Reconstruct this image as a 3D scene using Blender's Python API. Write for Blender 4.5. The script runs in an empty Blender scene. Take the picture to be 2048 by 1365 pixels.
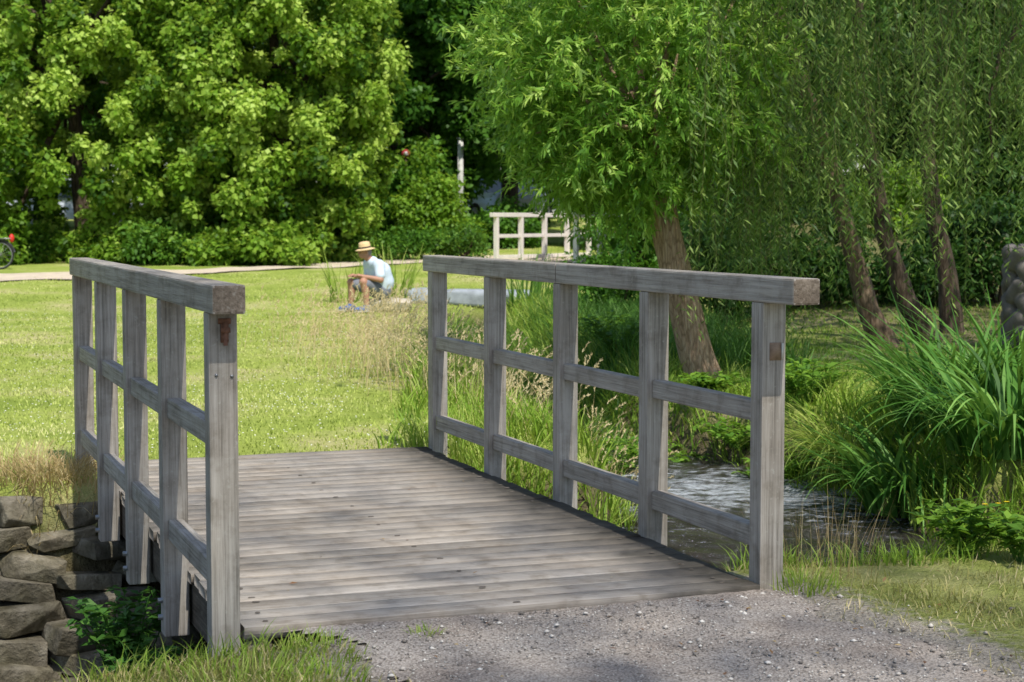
import bpy, bmesh, math, random
import numpy as np
from mathutils import Vector, Matrix
rng=np.random.default_rng(7); random.seed(7)
sc=bpy.context.scene; C=sc.collection
F=3450.0; TH=math.atan(242.5/F); HC=1.45
CT,ST=math.cos(TH),math.sin(TH)
R=math.radians
def ray(px,py):
    u=(px-1024)/F; v=(py-682.5)/F
    return (u, CT-v*ST, -(ST+v*CT))
def P(px,py,Y):
    r=ray(px,py); t=Y/r[1]
    return Vector((r[0]*t,Y,HC+r[2]*t))
# ---------------------------------------------------------------- terrain
ST_PTS=np.array([(-.6,28.5,-.35,.35,.6),(-.1,22,-.40,.30,.6),(.1,17.5,-.48,.30,.6),(.6,14.8,-.52,.45,.6),(1.35,12.9,-.53,.7,.6),
 (1.75,11.2,-.55,.85,.5),(1.55,9.9,-.58,1.3,.95),(.5,8.95,-.64,1.25,.65),(-.75,8.49,-.75,1.2,.6),(-2.0,7.65,-1.1,1.6,.5),(-3.5,6.7,-1.3,2.05,.5),(-7,5.0,-1.35,2.0,.6),(-16,3,-1.4,1.4,.8)])
def sstep(a,b,x):
    t=np.clip((x-a)/(b-a),0,1); return t*t*(3-2*t)
def basez(x,y):
    b=np.interp(y,[-50,12,20,28.5,37,43,50,58,70,400],[-.03,-.03,-.05,-.08,.33,.45,.8,1.4,1.5,2.0])
    b=b+sstep(2.5,6,x)*np.clip(y-21,0,14)*.085*sstep(60,30,y)
    b=b+.018*np.sin(x*1.7+y*.6)*np.sin(y*1.3-x*.4)*sstep(9,13,y)+.008*np.sin(x*5.1+1)*np.sin(y*4.3)*sstep(9,12,y)
    return b
def chan(x,y):
    x=np.asarray(x,float); y=np.asarray(y,float)
    best=np.full(x.shape,1e9); wz=np.zeros(x.shape); hw=np.ones(x.shape); bk=np.ones(x.shape); dd=np.full(x.shape,1e9)
    for a,b in zip(ST_PTS[:-1],ST_PTS[1:]):
        ex,ey=b[0]-a[0],b[1]-a[1]; L2=ex*ex+ey*ey
        t=np.clip(((x-a[0])*ex+(y-a[1])*ey)/L2,0,1)
        d=np.hypot(x-a[0]-t*ex,y-a[1]-t*ey)
        h=a[3]+(b[3]-a[3])*t
        m=(d-h)<best
        best=np.where(m,d-h,best); dd=np.where(m,d,dd); wz=np.where(m,a[2]+(b[2]-a[2])*t,wz)
        hw=np.where(m,h,hw); bk=np.where(m,a[4]+(b[4]-a[4])*t,bk)
    return dd,wz,hw,bk
def hz(x,y):
    d,wz,hw,bk=chan(x,y)
    wob=.09*np.sin(np.asarray(x)*3.1+np.asarray(y)*2.3)+.05*np.sin(np.asarray(x)*7.7-np.asarray(y)*5.1)
    k=sstep(0,1,(d-hw+wob)/bk)
    b=basez(x,y)
    return (wz-.16)*(1-k)+b*k
def carve(x,y):
    return basez(x,y)-hz(x,y)
def hz1(x,y): return float(hz(np.array([x]),np.array([y]))[0])
def G(px,py):
    r=ray(px,py); ts=np.linspace(3,90,3000); X=r[0]*ts; Y=r[1]*ts; Z=HC+r[2]*ts
    h=hz(X,Y); i=np.argmax(Z<h)
    return Vector((X[i],Y[i],h[i]))
# ---------------------------------------------------------------- bridge frame
BX,BY,BA=-.006,6.475,R(20.3)
cB,sB=math.cos(BA),math.sin(BA)
def toB(x,y):
    dx=x-BX; dy=y-BY
    return dx*cB+dy*sB, -dx*sB+dy*cB
def on_deck(x,y,m=0):
    a,b=toB(x,y); return (np.abs(a)<1.15+m)&(b>-.12-m)&(b<4.42+m)
GRAV=[(-.85,6.12),(-.50,5.85),(-.36,5.4),(-.5,4.5),(-1.5,3),(-3,0),(-3,-5),(6,-5),(3.6,2),(2.3,4.4),(1.72,5.36),(1.42,6.0),(1.2,6.4),(1.0,6.9),(.0,6.6)]
def in_grav(x,y,j=0.0):
    x=np.asarray(x,float)+.05*np.sin(np.asarray(y)*9+1)+.03*np.sin(np.asarray(y)*23)+j; y=np.asarray(y,float)+.04*np.sin(np.asarray(x)*11)
    ins=np.zeros(x.shape,bool); n=len(GRAV)
    for i in range(n):
        x0,y0=GRAV[i]; x1,y1=GRAV[(i+1)%n]
        c=((y0>y)!=(y1>y))&(x<(x1-x0)*(y-y0)/((y1-y0)+1e-12)+x0)
        ins^=c
    return ins
def dgrav(x,y):
    best=np.full(np.shape(x),1e9); n=len(GRAV)
    for i in range(n):
        a=GRAV[i]; b=GRAV[(i+1)%n]; ex,ey=b[0]-a[0],b[1]-a[1]; t=np.clip(((x-a[0])*ex+(y-a[1])*ey)/(ex*ex+ey*ey),0,1)
        best=np.minimum(best,np.hypot(x-a[0]-t*ex,y-a[1]-t*ey))
    return np.where(in_grav(x,y),0,best)
# ---------------------------------------------------------------- mesh helpers
def npmesh(name,V,Fc,tint=None,smooth=False):
    me=bpy.data.meshes.new(name); V=np.ascontiguousarray(V,dtype=np.float32); Fc=np.ascontiguousarray(Fc,dtype=np.int32)
    n,k=Fc.shape
    me.vertices.add(len(V)); me.vertices.foreach_set('co',V.ravel())
    me.loops.add(n*k); me.loops.foreach_set('vertex_index',Fc.ravel())
    me.polygons.add(n); me.polygons.foreach_set('loop_start',np.arange(0,n*k,k,dtype=np.int32))
    if smooth: me.polygons.foreach_set('use_smooth',np.ones(n,dtype=bool))
    me.update(calc_edges=True)
    if tint is not None:
        a=me.attributes.new('tint','FLOAT','FACE'); a.data.foreach_set('value',np.ascontiguousarray(tint,dtype=np.float32))
    return me
def link(name,me,mat,parent=None):
    o=bpy.data.objects.new(name,me); C.objects.link(o)
    if mat is not None: me.materials.append(mat)
    if parent is not None: o.parent=parent
    return o
def tag(o,label=None,cat=None,group=None,kind=None):
    if label: o['label']=label
    if cat: o['category']=cat
    if group: o['group']=group
    if kind: o['kind']=kind
    return o
def empty(name,loc,label=None,cat=None,group=None,rz=0):
    o=bpy.data.objects.new(name,None); C.objects.link(o); o.location=loc; o.rotation_euler=(0,0,rz)
    o.empty_display_size=.1
    return tag(o,label,cat,group)
class MB:
    def __init__(s): s.V=[];s.F=[];s.T=[];s.n=0
    def add(s,V,Fc,t=.5):
        V=np.asarray(V,float).reshape(-1,3); Fc=np.asarray(Fc)
        s.V.append(V); s.F.append(Fc+s.n); s.n+=len(V)
        s.T.append(np.broadcast_to(np.asarray(t,float),(len(Fc),)))
    def build(s,name,mat,parent=None,smooth=False,off=None):
        V=np.concatenate(s.V)
        if off is not None: V=V-np.array(off)
        return link(name,npmesh(name,V,np.concatenate(s.F),np.concatenate(s.T),smooth),mat,parent)
def nrm(a): return a/(np.linalg.norm(a,axis=-1,keepdims=True)+1e-9)
def tube(pts,rads,ns=8,wob=0):
    pts=np.asarray(pts,float); n=len(pts); rads=np.broadcast_to(np.asarray(rads,float),(n,))
    d=np.gradient(pts,axis=0); d=nrm(d)
    up=np.array([0,0,1.0]) if abs(d[0][2])<.8 else np.array([1.0,0,0])
    V=[]
    for i in range(n):
        s=nrm(np.cross(d[i],up)); t=np.cross(s,d[i])
        a=np.arange(ns)*2*math.pi/ns
        r=rads[i]*(1+wob*np.sin(a*3+i*.7)+wob*.6*np.sin(a*5-i*1.3))
        V.append(pts[i]+np.outer(np.cos(a)*r,s)+np.outer(np.sin(a)*r,t))
    V=np.concatenate(V); Fc=[]
    for i in range(n-1):
        for j in range(ns):
            Fc.append((i*ns+j,i*ns+(j+1)%ns,(i+1)*ns+(j+1)%ns,(i+1)*ns+j))
    for k in (0,n-1):
        b=k*ns
        for j in range(1,ns-2,2): Fc.append((b,b+j,b+j+1,b+j+2))
    Fc=[f for f in Fc if len(set(f))==4]
    return V,np.array(Fc)
def leafV(p,d,n,L,W,fold=.12,mid=.42):
    d=nrm(d); s=nrm(np.cross(d,n)); n2=np.cross(s,d)
    L=np.broadcast_to(L,(len(p),))[:,None]; W=np.broadcast_to(W,(len(p),))[:,None]
    m=p+d*L*mid
    V=np.stack([p,m-s*W/2+n2*W*fold,p+d*L-n2*L*.08,m+s*W/2+n2*W*fold],1).reshape(-1,3)
    return V,np.arange(len(p)*4).reshape(-1,4)
def blades(b,h,w,az,a0,a1,segs=3):
    n=len(b); h=np.broadcast_to(h,(n,)); w=np.broadcast_to(w,(n,)); a0=np.broadcast_to(a0,(n,)); a1=np.broadcast_to(a1,(n,))
    dx,dy=np.cos(az),np.sin(az); tw=rng.uniform(-.9,.9,n)
    sx,sy=-np.sin(az+tw),np.cos(az+tw)
    pos=np.array(b,float); rows=[]
    for s in range(segs+1):
        t=s/segs; ww=w*(1-t**1.8)*.5+w*.03
        side=np.stack([sx*ww,sy*ww,np.zeros(n)],1)
        rows+= [pos-side,pos+side]
        a=a0+(a1-a0)*(t+.5/segs); st=h/segs
        pos=pos+np.stack([dx*np.sin(a)*st,dy*np.sin(a)*st,np.cos(a)*st],1)
    V=np.stack(rows,1)
    k=2*(segs+1); base=(np.arange(n)*k)[:,None]
    Fc=np.concatenate([base+np.array([[2*s,2*s+1,2*s+3,2*s+2]]) for s in range(segs)],1).reshape(-1,4)
    return V.reshape(-1,3),Fc
def runit(n):
    return nrm(rng.normal(size=(n,3)))
def clump_leaves(mb,cen,cr,dens,L,W,flat=.65,tb=.5,spread=.3,droop=.25,rp=.45):
    cr=np.asarray(cr); n=np.maximum(8,(dens*cr**2).astype(int)); idx=np.repeat(np.arange(len(cen)),n); N=len(idx)
    u=runit(N); rr=rng.uniform(0,1,N)**rp
    off=u*(cr[idx]*rr)[:,None]*np.array([1,1,flat])
    p=cen[idx]+off
    nn=u*.6+np.array([0,0,.7])+rng.normal(size=(N,3))*.45
    d=rng.normal(size=(N,3))*.7+u*.5+np.array([0,0,-droop])
    sz=rng.uniform(.65,1.25,N)
    V,Fc=leafV(p,d,nn,L*sz,W*sz)
    ct=rng.uniform(-.5,.5,len(cen))*spread
    t=np.clip(tb+ct[idx]+rng.normal(size=N)*.13+u[:,2]*.10,0,1)
    mb.add(V,Fc,t)
# ---------------------------------------------------------------- materials
def newmat(name):
    m=bpy.data.materials.new(name); m.use_nodes=True; nt=m.node_tree; nt.nodes.clear()
    out=nt.nodes.new('ShaderNodeOutputMaterial'); return m,nt,out
def N(nt,t,**k):
    n=nt.nodes.new(t)
    for a,b in k.items(): setattr(n,a,b)
    return n
def ramp(nt,fac,stops):
    r=N(nt,'ShaderNodeValToRGB'); e=r.color_ramp.elements
    while len(e)<len(stops): e.new(.5)
    for el,(p,c) in zip(e,stops): el.position=p; el.color=(*c,1)
    nt.links.new(fac,r.inputs[0]); return r.outputs[0]
def noise(nt,vec,scale,detail=4,rough=.55):
    n=N(nt,'ShaderNodeTexNoise'); n.inputs['Scale'].default_value=scale; n.inputs['Detail'].default_value=detail; n.inputs['Roughness'].default_value=rough
    if vec is not None: nt.links.new(vec,n.inputs['Vector'])
    return n.outputs['Fac']
def mixc(nt,f,a,b,mode='MIX'):
    m=N(nt,'ShaderNodeMix',data_type='RGBA',blend_type=mode)
    for s,v in ((m.inputs[0],f),(m.inputs[6],a),(m.inputs[7],b)):
        if hasattr(v,'is_linked') or hasattr(v,'links'): nt.links.new(v,s)
        elif isinstance(v,(tuple,list)): s.default_value=(*v,1)
        else: s.default_value=v
    return m.outputs[2]
def prin(nt,out,col,rough=.7,spec=.3,bump=None,bs=.3,bd=.02,metal=0):
    b=N(nt,'ShaderNodeBsdfPrincipled')
    if isinstance(col,(tuple,list)): b.inputs['Base Color'].default_value=(*col,1)
    else: nt.links.new(col,b.inputs['Base Color'])
    if isinstance(rough,(int,float)): b.inputs['Roughness'].default_value=rough
    else: nt.links.new(rough,b.inputs['Roughness'])
    b.inputs['Specular IOR Level'].default_value=spec; b.inputs['Metallic'].default_value=metal
    if bump is not None:
        bp=N(nt,'ShaderNodeBump'); bp.inputs['Strength'].default_value=bs; bp.inputs['Distance'].default_value=bd
        nt.links.new(bump,bp.inputs['Height']); nt.links.new(bp.outputs[0],b.inputs['Normal'])
    nt.links.new(b.outputs[0],out.inputs[0]); return b
def leafmat(name,dark,mid,light,trans=.35,rough=.5,spec=.25):
    m,nt,out=newmat(name)
    at=N(nt,'ShaderNodeAttribute',attribute_name='tint')
    col=ramp(nt,at.outputs['Fac'],[(.1,dark),(.5,mid),(.92,light)])
    b=N(nt,'ShaderNodeBsdfPrincipled'); nt.links.new(col,b.inputs['Base Color']); b.inputs['Roughness'].default_value=rough; b.inputs['Specular IOR Level'].default_value=spec
    if trans<=0:
        nt.links.new(b.outputs[0],out.inputs[0]); return m
    t=N(nt,'ShaderNodeBsdfTranslucent'); c2=mixc(nt,.5,col,(light[0]*1.15,light[1]*1.15,light[2]*.6)); nt.links.new(c2,t.inputs[0])
    mx=N(nt,'ShaderNodeMixShader'); mx.inputs[0].default_value=trans
    nt.links.new(b.outputs[0],mx.inputs[1]); nt.links.new(t.outputs[0],mx.inputs[2]); nt.links.new(mx.outputs[0],out.inputs[0])
    return m
def simple(name,c,rough=.6,spec=.3,metal=0,var=.25,sc_=12,bs=.2):
    m,nt,out=newmat(name); tc=N(nt,'ShaderNodeTexCoord')
    nf=noise(nt,tc.outputs['Object'],sc_,5,.6)
    col=ramp(nt,nf,[(.25,tuple(x*(1-var) for x in c)),(.75,tuple(min(1,x*(1+var)) for x in c))])
    prin(nt,out,col,rough,spec,nf,bs,.01,metal); return m
def woodmat(name,axis,dark,mid,light,deck=False,endg=False):
    m,nt,out=newmat(name); tc=N(nt,'ShaderNodeTexCoord'); ob=tc.outputs['Object']
    mp=N(nt,'ShaderNodeMapping'); s=[75.,75.,75.]
    if not endg: s[axis]=1.6
    mp.inputs['Scale'].default_value=s; nt.links.new(ob,mp.inputs[0])
    n1=noise(nt,mp.outputs[0],1.0,8,.7)
    mp2=N(nt,'ShaderNodeMapping'); s2=[170.,170.,170.]
    if not endg: s2[axis]=4
    mp2.inputs['Scale'].default_value=s2; nt.links.new(ob,mp2.inputs[0])
    n2=noise(nt,mp2.outputs[0],1.0,4,.6)
    big=noise(nt,ob,2.3,4,.6); lich=noise(nt,ob,45,4,.65); blot=noise(nt,ob,9,5,.65)
    col=ramp(nt,n1,[(.26,dark),(.46,mid),(.74,light)])
    f2=ramp(nt,n2,[(.30,(.5,.48,.46)),(.48,(1,1,1)),(.8,(1.0,1.0,1.0))])
    col=mixc(nt,.65,col,f2,'MULTIPLY')
    st=ramp(nt,big,[(.3,(.68,.64,.60)),(.6,(1,1,1)),(.8,(1.0,.97,.93))]); col=mixc(nt,.8,col,st,'MULTIPLY')
    bl=ramp(nt,blot,[(.32,(.62,.60,.56)),(.5,(1,1,1))]); col=mixc(nt,.7,col,bl,'MULTIPLY')
    lf=ramp(nt,lich,[(.60,(0,0,0)),(.70,(1,1,1))])
    lf2=N(nt,'ShaderNodeMath',operation='MULTIPLY'); nt.links.new(lf,lf2.inputs[0]); lf2.inputs[1].default_value=.35
    col=mixc(nt,lf2.outputs[0],col,(.50,.49,.43))
    h=N(nt,'ShaderNodeMath',operation='ADD'); nt.links.new(n1,h.inputs[0]); nt.links.new(n2,h.inputs[1]); hh=h.outputs[0]; bs=.5;bd=.005
    if deck:
        at=N(nt,'ShaderNodeAttribute',attribute_name='tint')
        tcol=ramp(nt,at.outputs['Fac'],[(0,(.78,.77,.75)),(.5,(.92,.91,.9)),(1,(1.0,1.0,1.0))]); col=mixc(nt,1,col,tcol,'MULTIPLY')
        sx=N(nt,'ShaderNodeSeparateXYZ'); nt.links.new(ob,sx.inputs[0])
        ml=N(nt,'ShaderNodeMath',operation='MULTIPLY'); nt.links.new(sx.outputs[1],ml.inputs[0]); ml.inputs[1].default_value=2*math.pi/.0158
        sn=N(nt,'ShaderNodeMath',operation='SINE'); nt.links.new(ml.outputs[0],sn.inputs[0])
        gr=ramp(nt,sn.outputs[0],[(.0,(.66,.64,.62)),(.35,(1,1,1))]); col=mixc(nt,.8,col,gr,'MULTIPLY')
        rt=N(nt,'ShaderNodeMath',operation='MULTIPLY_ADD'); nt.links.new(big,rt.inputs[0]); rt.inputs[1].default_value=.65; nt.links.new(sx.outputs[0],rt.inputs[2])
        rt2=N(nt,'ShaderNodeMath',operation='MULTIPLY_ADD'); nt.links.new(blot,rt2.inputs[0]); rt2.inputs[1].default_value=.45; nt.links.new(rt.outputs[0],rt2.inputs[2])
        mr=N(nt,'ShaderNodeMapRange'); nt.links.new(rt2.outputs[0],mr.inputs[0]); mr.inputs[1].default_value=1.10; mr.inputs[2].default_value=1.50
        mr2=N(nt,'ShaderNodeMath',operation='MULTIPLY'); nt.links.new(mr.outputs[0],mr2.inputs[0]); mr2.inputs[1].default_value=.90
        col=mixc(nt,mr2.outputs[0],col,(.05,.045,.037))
        h2=N(nt,'ShaderNodeMath',operation='MULTIPLY_ADD'); nt.links.new(sn.outputs[0],h2.inputs[0]); h2.inputs[1].default_value=.35; nt.links.new(hh,h2.inputs[2]); hh=h2.outputs[0]
    prin(nt,out,col,.8,.25,hh,bs,bd); return m
W_D,W_M,W_L=(.155,.14,.118),(.365,.335,.292),(.55,.51,.455)
wood=[woodmat('weathered_wood_'+'xyz'[a],a,W_D,W_M,W_L) for a in range(3)]
wood_beam=woodmat('dark_beam_wood',1,(.04,.033,.026),(.10,.085,.066),(.18,.15,.12))  # darker brown wood for the beams below the deck
wood_end=woodmat('wood_end_grain',0,(.07,.055,.042),(.19,.155,.12),(.34,.29,.235),endg=True)
wood_deck=woodmat('deck_wood',0,(.35,.315,.27),(.52,.475,.42),(.62,.575,.515),deck=True)
wood_pale=simple('pale_wood',(.80,.73,.68),.75,.2,var=.1,sc_=6)
def barkmat(name,a,b,c,sxy=16,sz=3.5):
    m,nt,out=newmat(name); tc=N(nt,'ShaderNodeTexCoord'); mp=N(nt,'ShaderNodeMapping'); mp.inputs['Scale'].default_value=(sxy,sxy,sz); nt.links.new(tc.outputs['Object'],mp.inputs[0])
    n1=noise(nt,mp.outputs[0],1,8,.7); v=N(nt,'ShaderNodeTexVoronoi',feature='DISTANCE_TO_EDGE'); v.inputs['Scale'].default_value=1.2; nt.links.new(mp.outputs[0],v.inputs['Vector'])
    col=ramp(nt,n1,[(.3,a),(.5,b),(.72,c)]); vr=ramp(nt,v.outputs[0],[(.0,(.5,.47,.43)),(.16,(1,1,1))]); col=mixc(nt,.8,col,vr,'MULTIPLY')
    h=N(nt,'ShaderNodeMath',operation='ADD'); nt.links.new(n1,h.inputs[0]); nt.links.new(v.outputs[0],h.inputs[1])
    prin(nt,out,col,.9,.15,h.outputs[0],.8,.02); return m
bark=barkmat('brown_bark',(.20,.13,.08),(.42,.29,.19),(.58,.45,.32),26,4.5)
bark_dark=barkmat('dark_bark',(.03,.022,.015),(.085,.064,.045),(.16,.125,.09))
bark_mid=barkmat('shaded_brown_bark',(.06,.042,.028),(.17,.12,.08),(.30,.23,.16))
twig_green=simple('green_twig',(.14,.15,.05),.6,.2,var=.2)
stone_m,nt,out=newmat('mossy_stone'); tc=N(nt,'ShaderNodeTexCoord'); n1=noise(nt,tc.outputs['Object'],9,8,.65); n2=noise(nt,tc.outputs['Object'],3.2,4,.6)
oi=N(nt,'ShaderNodeObjectInfo')
c=ramp(nt,n1,[(.3,(.11,.095,.07)),(.5,(.27,.24,.185)),(.72,(.46,.42,.34))]); c=mixc(nt,.75,c,ramp(nt,n2,[(.35,(.50,.52,.38)),(.6,(1,1,1))]),'MULTIPLY')
c=mixc(nt,.8,c,ramp(nt,oi.outputs['Random'],[(0,(.55,.55,.55)),(1,(1,.98,.93))]),'MULTIPLY')
prin(nt,out,c,.9,.15,n1,1.0,.05)
stone_grey=simple('grey_stone',(.30,.33,.36),.8,.2,var=.35,sc_=5,bs=.5)
sculpt_m=simple('warm_grey_carved_stone',(.16,.145,.135),.75,.3,var=.3,sc_=9,bs=.4)
rust=simple('rusty_iron',(.18,.085,.05),.8,.3,var=.5,sc_=40,bs=.6)
rust2=simple('brown_rusted_plate',(.26,.18,.12),.7,.3,var=.4,sc_=30,bs=.4)
steel=simple('dull_steel',(.3,.3,.3),.45,.5,.7,var=.3,sc_=40)
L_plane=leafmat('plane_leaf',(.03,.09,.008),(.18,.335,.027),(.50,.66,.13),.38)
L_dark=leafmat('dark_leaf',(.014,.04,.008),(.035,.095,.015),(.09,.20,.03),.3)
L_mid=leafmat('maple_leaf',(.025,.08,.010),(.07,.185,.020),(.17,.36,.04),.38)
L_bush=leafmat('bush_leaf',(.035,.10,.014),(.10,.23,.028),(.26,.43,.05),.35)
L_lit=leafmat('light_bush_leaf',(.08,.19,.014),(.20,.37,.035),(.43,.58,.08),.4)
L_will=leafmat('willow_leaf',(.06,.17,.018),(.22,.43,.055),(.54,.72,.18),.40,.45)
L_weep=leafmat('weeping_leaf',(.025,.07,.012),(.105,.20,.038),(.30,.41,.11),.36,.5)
L_grass=leafmat('lawn_blade',(.27,.35,.06),(.46,.54,.13),(.72,.70,.34),.3,.6,.15)
L_bank=leafmat('bank_blade',(.08,.19,.015),(.23,.38,.04),(.52,.58,.16),.35,.5,.2)
L_short=leafmat('trodden_blade',(.18,.20,.04),(.38,.36,.12),(.64,.54,.32),.25,.6,.15)
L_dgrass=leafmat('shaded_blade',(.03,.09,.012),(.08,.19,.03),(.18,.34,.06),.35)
L_iris=leafmat('iris_blade',(.025,.085,.012),(.08,.21,.03),(.24,.43,.10),.3,.5,.2)
L_dry=leafmat('straw',(.26,.18,.08),(.52,.40,.20),(.74,.64,.40),.3,.7,.15)
L_fern=leafmat('dark_understory_leaf',(.03,.09,.014),(.07,.19,.03),(.16,.34,.06),.3)
# ---------------------------------------------------------------- ground
def axis_pts(lo,hi,dlo,dhi,step,grow=1.13):
    a=list(np.arange(dlo,dhi,step)); s=step; x=dhi
    up=[]
    while x<hi: up.append(x); s*=grow; x+=s
    up.append(hi); s=step; x=dlo; dn=[]
    while True:
        s*=grow; x-=s
        if x<lo: break
        dn.append(x)
    dn.append(lo)
    return np.array(dn[::-1]+a+up)
xs=axis_pts(-350,350,-6,6,.09); ys=axis_pts(-60,600,4.5,18,.09,1.09)
XX,YY=np.meshgrid(xs,ys); ZZ=hz(XX,YY)
nx,ny=len(xs),len(ys); ii=np.arange(nx*ny).reshape(ny,nx)
Fg=np.stack([ii[:-1,:-1],ii[:-1,1:],ii[1:,1:],ii[1:,:-1]],-1).reshape(-1,4)
me=npmesh('ground',np.stack([XX,YY,ZZ],-1).reshape(-1,3),Fg,None,True)
cv_=carve(XX,YY)
soil=np.clip(cv_/.25,0,1).ravel()
soil=np.maximum(soil,np.clip(1-(YY.ravel()-4)/6,0,1)*.75)
soil=np.maximum(soil,.8*sstep(2.5,5,XX.ravel())*sstep(17,21,YY.ravel()))
a=me.attributes.new('soil','FLOAT','POINT'); a.data.foreach_set('value',soil.astype(np.float32))
dg_=dgrav(XX,YY); dust=(np.clip(1-dg_/.6,0,1)*np.clip(1-cv_/.1,0,1)).ravel()
a=me.attributes.new('dust','FLOAT','POINT'); a.data.foreach_set('value',dust.astype(np.float32))
gm,nt,out=newmat('turf_ground'); tc=N(nt,'ShaderNodeTexCoord'); ob=tc.outputs['Object']
n1=noise(nt,ob,.6,6,.6); n2=noise(nt,ob,14,6,.7); n3=noise(nt,ob,60,3,.6)
g1=ramp(nt,n1,[(.35,(.30,.39,.07)),(.5,(.42,.50,.11)),(.66,(.60,.56,.26))])
g2=mixc(nt,.6,g1,ramp(nt,n2,[(.3,(.6,.62,.5)),(.6,(1.0,1.0,1)),(.8,(1.0,1.0,1.0))]),'MULTIPLY')
s1=ramp(nt,n2,[(.3,(.06,.05,.027)),(.55,(.17,.14,.08)),(.75,(.31,.26,.17))])
at=N(nt,'ShaderNodeAttribute',attribute_name='soil')
col=mixc(nt,at.outputs['Fac'],g2,s1)
at2=N(nt,'ShaderNodeAttribute',attribute_name='dust')
dm=N(nt,'ShaderNodeMath',operation='MULTIPLY_ADD'); nt.links.new(n2,dm.inputs[0]); dm.inputs[1].default_value=1.2
dm2=N(nt,'ShaderNodeMath',operation='SUBTRACT'); nt.links.new(at2.outputs['Fac'],dm2.inputs[0]); dm2.inputs[1].default_value=.75; nt.links.new(dm2.outputs[0],dm.inputs[2])
dr_=ramp(nt,dm.outputs[0],[(.3,(0,0,0)),(.6,(1,1,1))])
col=mixc(nt,dr_,col,ramp(nt,n3,[(.35,(.28,.24,.19)),(.6,(.46,.41,.34))]))
ad=N(nt,'ShaderNodeMath',operation='ADD'); nt.links.new(n2,ad.inputs[0]); nt.links.new(n3,ad.inputs[1])
prin(nt,out,col,.95,.1,ad.outputs[0],.8,.05)
tag(link('ground',me,gm),kind='structure')
step=.035; gx=np.arange(-3.2,4.2,step); gy=np.arange(-3,7.2,step); X2,Y2=np.meshgrid(gx,gy)
ii=np.arange(X2.size).reshape(X2.shape)
cells=in_grav(X2[:-1,:-1]+step/2,Y2[:-1,:-1]+step/2)
a_,b_=toB(X2[:-1,:-1],Y2[:-1,:-1]); cells&=~((b_>.25))
Fp=np.stack([ii[:-1,:-1],ii[:-1,1:],ii[1:,1:],ii[1:,:-1]],-1)[cells]
Zp=-.020+.006*np.sin(X2*3.1+1)*np.sin(Y2*2.7)+rng.normal(size=X2.shape)*.002
cc_=np.zeros(X2.shape); cc_[:-1,:-1]=cells
for _ in range(3): cc_=(cc_+np.roll(cc_,1,0)+np.roll(cc_,-1,0)+np.roll(cc_,1,1)+np.roll(cc_,-1,1))/5
Zp=Zp-.014*(1-np.clip(cc_*1.6-.5,0,1))
used=np.unique(Fp); remap=-np.ones(X2.size,int); remap[used]=np.arange(len(used))
Vp=np.stack([X2,Y2,Zp],-1).reshape(-1,3)[used]
pm,nt,out=newmat('gravel'); tc=N(nt,'ShaderNodeTexCoord'); ob=tc.outputs['Object']
v=N(nt,'ShaderNodeTexVoronoi'); v.inputs['Scale'].default_value=110; nt.links.new(ob,v.inputs['Vector'])
n1=noise(nt,ob,1.6,5,.6)
c1=ramp(nt,v.outputs['Distance'],[(.0,(.57,.52,.465)),(.45,(.44,.395,.35)),(.75,(.25,.22,.19))])
c2=mixc(nt,.7,c1,ramp(nt,n1,[(.33,(.62,.55,.50)),(.5,(.90,.87,.84)),(.66,(1.0,1.0,1.0))]),'MULTIPLY')
vc=N(nt,'ShaderNodeSeparateColor'); nt.links.new(v.outputs['Color'],vc.inputs[0])
c3=mixc(nt,.5,c2,ramp(nt,vc.outputs[0],[(.1,(.6,.57,.56)),(.6,(1,1,1)),(.95,(1.0,1.0,1.0))]),'MULTIPLY')
prin(nt,out,c3,.9,.2,v.outputs['Distance'],.5,.006)
tag(link('gravel_path',npmesh('gravel_path',Vp,remap[Fp],None,True),pm),kind='structure')
n=36000; th=rng.uniform(-.5,.5,n); d=3.5+3.8*rng.uniform(0,1,n)**.8; px=d*np.sin(th); py=d*np.cos(th)
k=in_grav(px,py)|((rng.uniform(size=n)<.75*np.exp(-dgrav(px,py)/.15))&(py<7.3)); a_,b_=toB(px,py); k&=(b_<-.10)&(carve(px,py)<.03)
px,py=px[k],py[k]; n=len(px); s=rng.uniform(.002,.0055,n)*(1+1.8*(rng.uniform(size=n)<.06))
oct_=np.array([(1,0,0),(0,1,0),(-1,0,0),(0,-1,0),(0,0,.55),(0,0,-.4)],float); of=np.array([(0,1,4),(1,2,4),(2,3,4),(3,0,4),(1,0,5),(2,1,5),(3,2,5),(0,3,5)])
V=oct_[None]*rng.uniform(.6,1.4,(n,6,1))*s[:,None,None]; ca=rng.uniform(0,6.28,n); c_,s_=np.cos(ca)[:,None],np.sin(ca)[:,None]
zp=np.where(in_grav(px,py),-.017,-.024)
V=np.stack([V[...,0]*c_-V[...,1]*s_,V[...,0]*s_+V[...,1]*c_,V[...,2]],-1)+np.stack([px,py,zp],-1)[:,None]
Fo=(np.arange(n)[:,None,None]*6+of[None]).reshape(-1,3)
peb=leafmat('pebble',(.18,.16,.14),(.43,.39,.345),(.74,.70,.63),0.0,.85,.15)
tag(link('gravel_pebbles',npmesh('gravel_pebbles',V.reshape(-1,3),Fo,np.repeat(rng.uniform(0,1,n)**1.3,8)),peb),'small loose grey stones scattered over the gravel in front of the bridge','gravel',kind='stuff')
pts=[G(-120,560),G(20,556),G(250,551),G(480,540),G(680,531),G(860,522),G(1010,520),G(1300,520)]
pl=[]
for a,b in zip(pts[:-1],pts[1:]):
    for t in np.linspace(0,1,12,endpoint=False): pl.append(a.lerp(b,t))
V=[];Fq=[]
for i,p in enumerate(pl):
    for j in range(4):
        y=p.y+(j-1.5)*.75+.12*math.sin(i*.9+j); V.append((p.x,y,hz1(p.x,y)+.02))
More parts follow.
